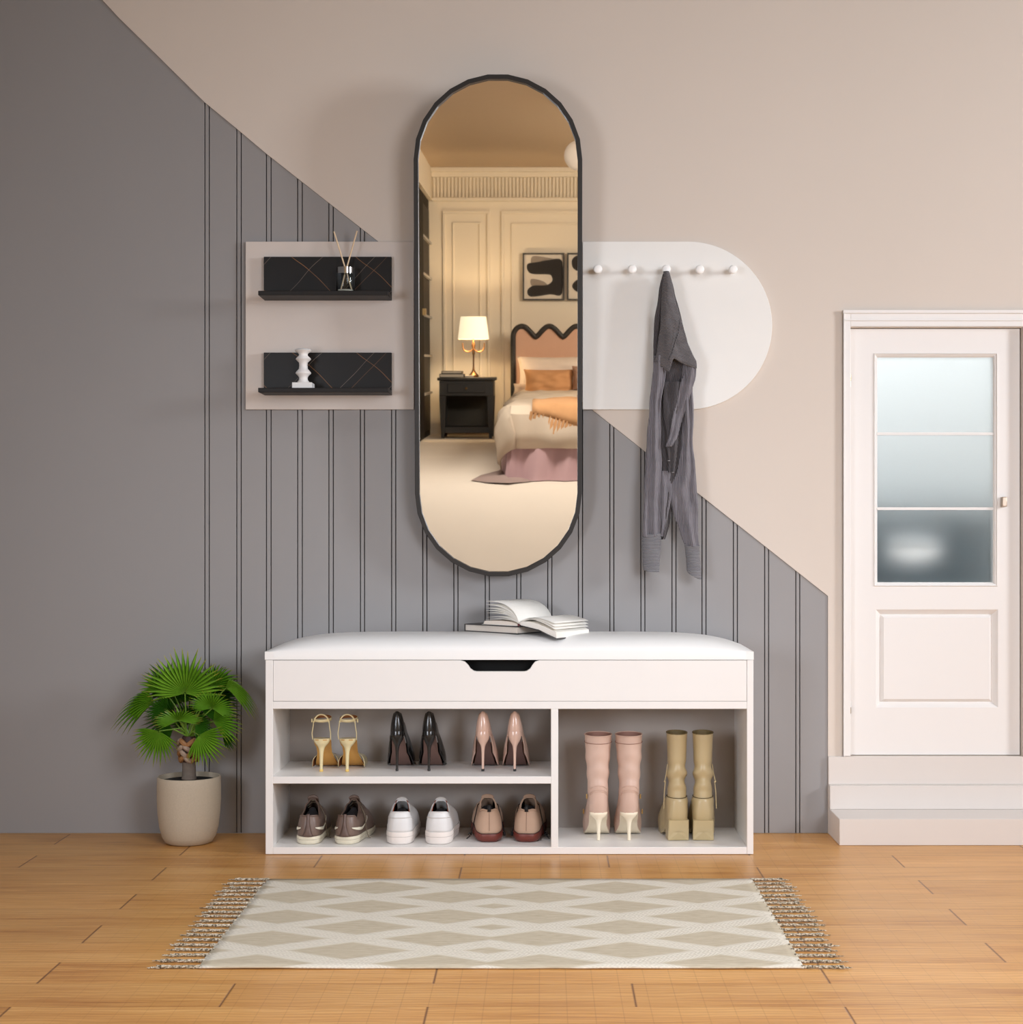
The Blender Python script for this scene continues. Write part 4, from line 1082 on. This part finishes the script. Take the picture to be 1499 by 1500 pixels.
        for sg in (-1, 1):
            MB().tube([(sg*.017,.085,tz-.012),(sg*.026,.072,.082),(sg*.031,.068,.060),(sg*.0365,.066,.036),(sg*.041,.064,.014),(sg*.043,.056,.010)], .0013, 6).build('lace', blk, s)
        MB().tube([(-.043,.056,.010),(-.047,.050,.016),(-.051,.046,.012),(-.046,.045,.009),(-.055,.040,.003)], .0015, 6).build('lace', blk, s)
        MB().tube([(.040,.056,.016),(.042,.054,.006)], .003, 8).build('lace_toggle', blk, s)
        # upper edge of the sole
        MB().tube(off_(S0,.995,zs)+[off_(S0,.995,zs)[0]], .0010, 6).build('welt_line', mat('dark_welt', (60,34,28), .7), s)
    return s
b1 = low_shoe('brown', 'brown leather sneaker with cream sole at the left end of the lower shelf', 'brown leather sneakers')
place(b1, 451, 1237.5, ZB, math.radians(1), first=True)
place(b1, 504.5, 1237.5, ZB, math.radians(-7), 'brown leather sneaker with cream sole, next to the white sneakers')
w1 = low_shoe('white', 'white thick-soled sneaker next to the brown sneakers', 'white thick-soled sneakers')
place(w1, 585, 1237.5, ZB, math.radians(1), first=True)
place(w1, 641.5, 1237.5, ZB, math.radians(-1), 'white thick-soled sneaker next to the tan knit sneakers')
t1 = low_shoe('tan', 'tan knit sneaker with maroon sole next to the white sneakers', 'tan knit sneakers')
place(t1, 717, 1234.5, ZB, math.radians(5), first=True)
place(t1, 771, 1234.5, ZB, math.radians(-5), 'tan knit sneaker with maroon sole nearest the bench divider', mirror=True)

# --- boots
def circ(cx, cy, rx, ry, z, tilt=0, ph=0):
    """loop matching foot(): starts at the heel side (-y), goes to +x"""
    return [Vector((cx+rx*math.sin(2*PI*i/NL), cy-ry*math.cos(2*PI*i/NL), z+tilt*-math.cos(2*PI*i/NL))) for i in range(NL)]
def wrinkle(loops, z0, z1, amp, fr):
    for l in loops:
        for p in l:
            if z0 < p.z < z1:
                e = math.sin(PI*(p.z-z0)/(z1-z0)); c = Vector((0,.03,0)); dx, dy = p.x, p.y-.03; r = math.hypot(dx, dy)+1e-6
                k = amp*e*math.sin(p.z*fr+math.atan2(dx, -dy)*1.2*math.copysign(1, dx)*0+abs(math.atan2(dx, -dy))*1.3)+amp*.6*e*noise.noise(Vector((dx*30, dy*30, p.z*60)))
                p.x += dx/r*k; p.y += dy/r*k
    return loops
def pink_boot():
    s = thing('heeled_boot', 'dusty pink heeled boot with cream sole beside the bench divider', 'boot', (0,0,0), 0, 'dusty pink stiletto boots')
    up = mat('pink_boot_leather', (206,176,160), .42, .02, 8); inn = mat('pink_boot_lining', (150,110,96), .7); cr = mat('cream_heel', (236,224,200), .4, .01)
    wt = [(0,.020),(.12,.0245),(.3,.022),(.55,.033),(.7,.034),(.88,.024),(1,.008)]
    zt = [(0,.068),(.12,.064),(.26,.045),(.42,.016),(.52,.005),(.6,.004),(1,.004)]
    S_ = foot(.178, wt, zt, .004, [(0,0),(.6,.0),(1,0)])
    L1 = []
    for p in S_:
        t = (p.y-.004)/.178; L1.append(Vector((p.x*1.05, p.y-.004 if t < .5 else lerp(p.y, p.y-.012, (t-.5)*2), p.z+interp([(0,.022),(.4,.030),(.7,.030),(1,.014)], t))))
    L2 = foot(.105, [(0,.022),(.3,.026),(.7,.026),(1,.022)], [(0,.108),(.5,.10),(1,.070)], -.001, p=3)
    loops = crom([S_, L1, L2, circ(-.001,.032,.0265,.033,.142,.002), circ(-.0005,.034,.028,.033,.170), circ(-.001,.035,.0305,.034,.205), circ(0,.036,.0330,.036,.240,.001), circ(0,.036,.0340,.037,.264,.002)], 7)
    loops = wrinkle(loops, .10, .24, .0011, 150)
    upo = MB().loft(loops, False, False).build('shaft', [up, inn], s, solid=.0018, ang=80)
    MB().tube([Vector((p.x*1.012, p.y, p.z-.0185)) for p in loops[-1]]+[Vector((loops[-1][0].x, loops[-1][0].y, loops[-1][0].z-.0185))], .0008, 5).build('top_seam', inn, upo)
    MB().tube(loops[-1]+[loops[-1][0]], .0015, 6).build('top_edge', up, upo)
    for k, (z, w) in enumerate(((.128,.020),(.136,.0165),(.119,.022))):
        L_ = min(loops, key=lambda l: abs(l[0].z-z)); n_ = 6
        MB().tube([Vector((L_[i % NL].x*1.01, L_[i % NL].y-.0004, L_[i % NL].z+.004-.012*(abs(i)/n_)**2)) for i in range(-n_, n_+1)], .0009, 5).build('fold_seam', up, upo)
    slab(MB(), S_, -.003, .0006).build('sole', cr, s, ang=60)
    heel_spike('heel', cr, s, [(.0705,.020,.0225,.017),(.066,.020,.0225,.018),(.060,.018,.018,.014),(.052,.0165,.0095,.009),(.042,.015,.0058,.006),(.024,.0135,.0045,.0045),(.006,.0125,.0040,.004),(.0005,.0125,.0040,.004)])
    bz = MB()
    for z, y, x in ((.062,.075,-.0335),(.108,.03,-.027)): bz.box(x-.004, x, y-.004, y+.004, z-.006, z+.006)
    bz.build('buckle', M['brass'], s, bevel=.001)
    return s
pb = pink_boot(); place(pb, 877.5, 1232.5, ZB, math.radians(1), first=True)
place(pb, 922, 1232.5, ZB, math.radians(-1), 'dusty pink heeled boot with cream sole, nearer the olive boots', mirror=True)
def olive_boot():
    s = thing('block_heel_boot', 'olive beige block-heel boot next to the pink boots', 'boot', (0,0,0), 0, 'olive beige block-heel boots')
    up = mat('olive_boot_leather', (194,175,134), .38, .02, 8, coat=.15); inn = mat('olive_boot_lining', (110,94,60), .7)
    wt = [(0,.0235),(.12,.0266),(.35,.026),(.6,.033),(.78,.034),(.93,.027),(1,.020)]
    zt = [(0,.050),(.15,.046),(.32,.026),(.48,.010),(.56,.006),(1,.006)]
    S_ = foot(.178, wt, zt, .002, p=5)
    L1 = []
    for p in S_:
        t = (p.y-.002)/.178; L1.append(Vector((p.x*1.03, p.y-.003 if t < .5 else lerp(p.y, p.y-.006, (t-.5)*2), p.z+interp([(0,.022),(.4,.030),(.75,.034),(1,.030)], t))))
    L2 = foot(.115, [(0,.0245),(.3,.0285),(.7,.028),(1,.024)], [(0,.097),(.5,.092),(1,.078)], 0, p=3.2)
    base = crom([S_, L1, L2, circ(0,.036,.0255,.034,.106,.001)], 6)
    upo = MB().loft(base, False, False).build('foot_shell', [up, inn], s, solid=.0016, ang=80)
    sh_ = crom([circ(0,.036,.0242,.033,.1045,.001), circ(0,.036,.0232,.031,.125), circ(0,.036,.0225,.030,.150), circ(0,.036,.0232,.030,.185), circ(0,.036,.0242,.031,.225), circ(0,.036,.0262,.033,.268,.0015)], 9)
    sh_ = wrinkle(sh_, .118, .20, .0032, 150)
    sft = MB().loft(sh_, False, False).build('shaft', [up, inn], s, solid=.0016, ang=80)
    MB().tube(sh_[-1]+[sh_[-1][0]], .0013, 6).build('top_edge', inn, sft)
    MB().tube([p+Vector((0,0,.001)) for p in base[-1]]+[base[-1][0]+Vector((0,0,.001))], .0009, 6).build('ankle_seam', mat('olive_seam', (92,78,52), .7), upo)
    slab(MB(), S_, -.0055, .0004).build('sole', up, s, ang=60)
    hb = [[Vector((x, y, z)) for x, y in ((-w,y0),(-w*.9,y0-.003*k_),(w*.9,y0-.003*k_),(w,y0),(w,y1),(-w,y1))] for z, w, y0, y1, k_ in ((.0005,.0262,.006,.055,0.2),(.016,.0258,.003,.055,.5),(.035,.0258,.0005,.056,1),(.0515,.0256,-.0005,.056,1.2))]
    hh = MB().loft(hb).build('block_heel', up, s, ang=30)
    # pointed facet on the back of the heel
    MB().add([(-.0245,.0035,.001),(.0245,.0035,.001),(0,-.0035,.022)], [(0,1,2)]).add([(-.0245,.0035,.001),(0,-.0035,.022),(-.0235,.004,.020)], [(0,1,2)]).add([(.0245,.0035,.001),(0,-.0035,.022),(.0235,.004,.020)], [(0,1,2)]).build('heel_facet', up, hh, smooth=False)
    MB().tube([(-.0235,.034,.188),(-.027,.032,.165),(-.0315,.030,.145),(-.030,.030,.141),(-.0325,.030,.118),(-.034,.030,.076)], .0011, 6).build('side_cord', up, s)
    MB().tube([(-.033,.030,.146),(-.0295,.030,.142)], .0022, 6).build('cord_knot', up, s)
    return s
ob2 = olive_boot(); place(ob2, 994.5, 1231.8, ZB, math.radians(3), first=True)
place(ob2, 1030.7, 1231.8, ZB, math.radians(-3), 'olive beige block-heel boot nearest the right side panel of the bench', mirror=True)

# ------------------------------------------------------------------ potted palm
DP = 4.115
pot = thing('potted_fan_palm', 'potted fan palm in a beige stone-look pot left of the bench', 'plant', (X(277, DP), DP-CD, 0))
SPx = DP/F
def pot_mat():
    t = NT('beige_stoneware'); co = t.coord(); n1 = t.noise(co, 260, 4, .7); n2 = t.noise(co, 9, 3)
    c = t.mix(n1, srgb((176,163,143)), srgb((202,190,170))); c = t.mix(t.math('MULTIPLY', n2, .3), c, srgb((196,182,160)))
    t.l(c, t.b.inputs['Base Color']); t.b.inputs['Roughness'].default_value = .75; t.bump(n1, .25, .001); return t.m
H = .170
prof = [(.020,.0),(.052,0),(.060,.004),(.068,.018),(.0745,.042),(.0785,.075),(.0805,.11),(.0805,.145),(.0797,H-.003),(.0785,H),(.0755,H),(.0745,H-.003),(.0735,.12),(.03,.11)]
MB().lathe(prof, 56).build('pot', pot_mat(), pot, ang=50)
MB().lathe([(.001,.160),(.0735,.158),(.074,.150)], 40).build('soil', mat('dark_soil', (22,20,18), .95, .2, 60, bump=.6, bs=120), pot)
def Q(px, py, dy=0): return Vector(((px-277)*SPx*(1+dy/DP), dy, CH-(py-VY)*(DP+dy)/F))
def bark():
    t = NT('woven_bark'); co = t.coord(); n1 = t.noise(co, 60, 4, .7); n2 = t.noise(t.coord((1,1,8)), 40, 3, .6)
    c = t.mix(n1, srgb((92,60,38)), srgb((176,132,92))); c = t.mix(t.math('MULTIPLY', n2, .5), c, srgb((120,84,58)))
    t.l(c, t.b.inputs['Base Color']); t.b.inputs['Roughness'].default_value = .7; t.bump(n1, .5, .002); return t.m
M['bark'] = bark()
tr = MB(); pr = []
for py, r in ((1141,10.8),(1134,10.2),(1124,9.8),(1116,9.8)): pr.append((r*SPx, Q(277,py).z))
low = MB().lathe(pr, 24).build('trunk_base', mat('grey_bark', (120,108,98), .9, .12, 80, bump=.6, bs=160), pot)
pr = [(9.6*SPx, Q(277,1117).z),(11*SPx, Q(277,1108).z),(12.8*SPx, Q(277,1096).z),(12.6*SPx, Q(277,1086).z),(9*SPx, Q(277,1078).z)]
trunk = MB().lathe(pr, 24).build('trunk', mat('dark_red_bark', (58,34,26), .6, .12, 60), pot)
lb_m = [mat('leaf_base_brown', (158,112,70), .55, .10, 80, bump=.3, bs=120), mat('leaf_base_grey', (168,146,128), .55, .10, 80, bump=.3, bs=120)]
k = 0
for row, (py, r) in enumerate(((1111,11.2),(1103,12.6),(1095,13.4),(1087,13.4))):
    for a in range(8):
        an = 2*PI*(a+.5*(row % 2))/8; sg = 1 if (a+row) % 2 else -1; pts = []
        for q in range(9):
            f = q/8; aa = an+sg*(f-.5)*1.05; rr = r*SPx*(1+.10*math.sin(PI*f)); z = Q(277, py+5-11*f).z
            pts.append((rr*math.sin(aa), -rr*math.cos(aa), z))
        MB().tube(pts, [.003,.005,.0062,.0066,.0068,.0066,.006,.0048,.003], 8).build('leaf_base', lb_m[(k*7//3) % 2 if k % 5 else 1], trunk)
        k += 1
def leaf_mat(name, dark, light, tipc):
    t = NT(name); at = t.n('ShaderNodeAttribute'); at.attribute_name = 'tip'; sp0 = t.n('ShaderNodeSeparateColor'); t.l(at.outputs['Color'], sp0.inputs[0]); fr_ = sp0.outputs[0]; co = t.coord(); nz = t.noise(co, 25, 3)
    c = t.mix(nz, srgb(dark), srgb(light))
    sx = t.math('MAXIMUM', t.math('MULTIPLY', t.math('SUBTRACT', fr_, .80), 5.0), 0.0)
    n2 = t.noise(co, 60, 2); cl = t.n('ShaderNodeClamp'); t.l(t.math('MULTIPLY', sx, t.math('ADD', .35, t.math('MULTIPLY', n2, 1.3))), cl.inputs[0])
    c = t.mix(cl.outputs[0], c, srgb(tipc))
    hub = t.math('MAXIMUM', t.math('SUBTRACT', .35, t.math('MULTIPLY', fr_, 2.4)), 0.0)
    c = t.mix(t.math('MULTIPLY', hub, 1.3), c, srgb((170,196,96)))
    spc = t.n('ShaderNodeSeparateColor'); t.l(at.outputs['Color'], spc.inputs[0])
    c = t.mix(t.math('MULTIPLY', t.math('POWER', t.math('SUBTRACT', 1.0, spc.outputs[1]), 1.4), .65), c, srgb((14,40,8)))  # pleat valleys darkened: crease shade mixed into the leaf colour
    t.l(c, t.b.inputs['Base Color']); t.b.inputs['Roughness'].default_value = .36
    tr_ = t.n('ShaderNodeBsdfTranslucent'); t.l(c, tr_.inputs['Color']); ms = t.n('ShaderNodeMixShader'); ms.inputs[0].default_value = .28
    t.l(t.b.outputs[0], ms.inputs[1]); t.l(tr_.outputs[0], ms.inputs[2]); t.l(ms.outputs[0], t.t.nodes['Material Output'].inputs['Surface']); return t.m
LM = [leaf_mat('palm_leaf', (74,134,20), (146,208,56), (206,190,70)), leaf_mat('palm_leaf_dark', (34,82,14), (78,142,34), (150,150,50)), leaf_mat('palm_leaf_bright', (92,156,24), (168,222,72), (220,200,80))]
rf = random.Random(11)
M['stalk'] = mat('palm_stalk', (112,150,52), .45, .06, 30)
def fan(hub, ang, R_, spread, tow=0.2, droop=0.0, m=0, n=None, sq=1.0, cup=.25, petiole=True):
    """fan leaf: hub point, direction in degrees, radius in photo pixels, spread in degrees; tow > 0 leans to the viewer"""
    R_ = R_*SPx; a0 = math.radians(ang); sp = math.radians(spread)
    n = n or max(9, int(spread/8))
    ax = Vector((math.cos(a0), 0, math.sin(a0))); side = Vector((-math.sin(a0), 0, math.cos(a0)))
    ax = (ax+Vector((0,-tow,0))).normalized(); nr = ax.cross(side).normalized()
    if nr.y > 0: nr = -nr
    mb = MB(); cols = []; da = sp/n
    for i in range(n):
        th = -sp/2+(i+.5)*da; L_ = R_*(1-.30*(abs(th)/(sp/2))**2.2)*rf.uniform(.90,1.04)
        dv = (ax*math.cos(th)+side*math.sin(th)*sq); w0 = (-ax*math.sin(th)+side*math.cos(th)*sq)
        bend = rf.uniform(-.10,.10)
        rws = []
        for f in (.03,.2,.4,.58,.72,.84,.93,1.0):
            r = f*L_; hwid = R_*f*math.tan(da/2)*1.06 if f < .55 else R_*.55*math.tan(da/2)*1.06*max(.03, (1-(f-.55)/.46))
            c = hub+dv*r+w0*bend*max(0, f-.5)*r+nr*(cup*r*r/R_*.5)*(-.6+abs(th)*.5)+Vector((0,0,-droop*r*r/R_-rf.uniform(0,.02)*max(0,f-.7)*R_*3))
            rws.append((c-w0*hwid, c+nr*hwid*2.1, c+w0*hwid))
            cols += [(f,0),(f,1),(f,0)]
        vs = [p for r3 in rws for p in r3]; fs = []
        for q in range(len(rws)-1):
            for j in (0, 1): fs.append((q*3+j, q*3+j+1, q*3+j+4, q*3+j+3))
        mb.add(vs, fs)
    mb.c = cols
    fr = mb.build('frond', LM[m], pot, ang=25)
    if petiole:
        st_ = Q(277+rf.uniform(-4,4), 1080, -.004); mid = st_.lerp(hub, .55)+Vector((0,0,.012))
        MB().tube([st_, mid, hub], [.0022,.0018,.0014], 6).build('petiole', M['stalk'], fr)
    return fr
fan(Q(247,1010,.035), 128, 56, 150, .05, .15, 1)
fan(Q(262,1030,.045), 105, 60, 170, 0, .1, 1)
fan(Q(300,1020,.045), 60, 62, 150, 0, .2, 1)
fan(Q(300,1040,.05), 20, 52, 150, 0, .2, 1)
fan(Q(250,1050,.04), 165, 52, 150, 0, .2, 1)
fan(Q(275,1060,.03), 100, 44, 200, .1, .1, 1)
fan(Q(307,985+22,.02), 52, 58, 105, .1, .35, 0)
fan(Q(331,1008,.0), 24, 54, 100, .2, .95, 2)
fan(Q(228,1029,-.01), 163, 64, 95, .15, .75, 0)
fan(Q(241,1012,-.0), 125, 46, 120, .25, .15, 0)
fan(Q(275,1016,-.03), 90, 74, 205, .25, .05, 2)
fan(Q(315,1038,-.035), 78, 40, 220, .5, .2, 0, sq=1.1)
fan(Q(315,1057,-.02), 15, 48, 130, .3, .25, 0)
fan(Q(269,1056,-.055), 96, 33, 215, .75, .25, 0, sq=1.35)
fan(Q(238,1071,-.04), 248, 48, 165, .25, .1, 2)
fan(Q(297,1077,-.045), 312, 50, 150, .25, .05, 2)
fan(Q(326,1076,.0), 322, 28, 80, .1, .2, 1)
fan(Q(256,1068,-.02), 190, 36, 120, .3, .2, 1)
fan(Q(248,1040,-.03), 150, 36, 130, .5, .3, 1)
fan(Q(296,1040,-.01), 35, 40, 140, .4, .2, 1)
fan(Q(290,1060,-.03), 350, 34, 150, .4, .3, 1)

# ------------------------------------------------------------------ camera
cam = bpy.data.cameras.new('camera'); co_ = bpy.data.objects.new('camera', cam); COL.objects.link(co_)
co_.location = CAM; co_.rotation_euler = (PI/2, 0, 0)
cam.sensor_fit = 'HORIZONTAL'; cam.sensor_width = 36; cam.lens = F*36/1499
cam.shift_x = -(VX-749.5)/1499; cam.shift_y = (VY-750)/1499; cam.clip_start = .02
SC.camera = co_

# ------------------------------------------------------------------ light
def area(name, loc, to, sx, sy, e, c, spread=180):
    L_ = bpy.data.lights.new(name, 'AREA'); L_.shape = 'RECTANGLE'; L_.size = sx; L_.size_y = sy; L_.energy = e; L_.color = c; L_.spread = math.radians(spread)
    o = bpy.data.objects.new(name, L_); COL.objects.link(o); o.location = loc
    o.rotation_euler = (Vector(to)-Vector(loc)).to_track_quat('-Z', 'Y').to_euler(); return o
area('key_side_light', (4.2,-1.7,1.85), (-.2,0,1.2), .6, .9, 66, (.95,.98,1.03), 150)  # area lamp inside the closed right wall, grazing the back wall; no window built
area('soft_front_light', (1.75,-4.0,1.5), (.30,0,.35), 1.2, 1.3, 14, (.93,.975,1.06), 80)
area('side_fill_light', (-1.9,-3.7,1.0), (.2,0,.4), .8, 1.0, 8, (.93,.975,1.06), 80)
area('ceiling_fill', (.1,-2.3,3.12), (.1,-1.9,0), 1.6, 1.0, 24, (.96,.985,1.02), 95)  # added fill from above to brighten floor and rug; no fitting modelled
area('bedroom_side_fill', (1.9,-9,3.1), (.2,-10,1), 1.2, 2.5, 170, (1,.90,.76))  # added warm fill for the bedroom, kept outside the mirror's view
area('bedroom_front_fill', (0,-5.1,3.12), (0,-7.6,.2), 1.6, 1.2, 104, (1,.94,.86), 140)  # added fill, unseen in the mirror, to even out carpet and duvet
area('room_beyond_light', (1.15,.7,2.15), (1.15,.7,0), 1.2, .6, 15, (.96,.98,1))
w = bpy.data.worlds.new('world'); SC.world = w; w.use_nodes = True
w.node_tree.nodes['Background'].inputs[0].default_value = (1,1,1,1); w.node_tree.nodes['Background'].inputs[1].default_value = .2
SC.view_settings.view_transform = 'Standard'; SC.view_settings.look = 'None'
SC.cycles.use_denoising = True
SC.cycles.max_bounces = 12; SC.cycles.transmission_bounces = 8; SC.cycles.caustics_refractive = True; SC.cycles.caustics_reflective = False
SC.cycles.sample_clamp_indirect = 4
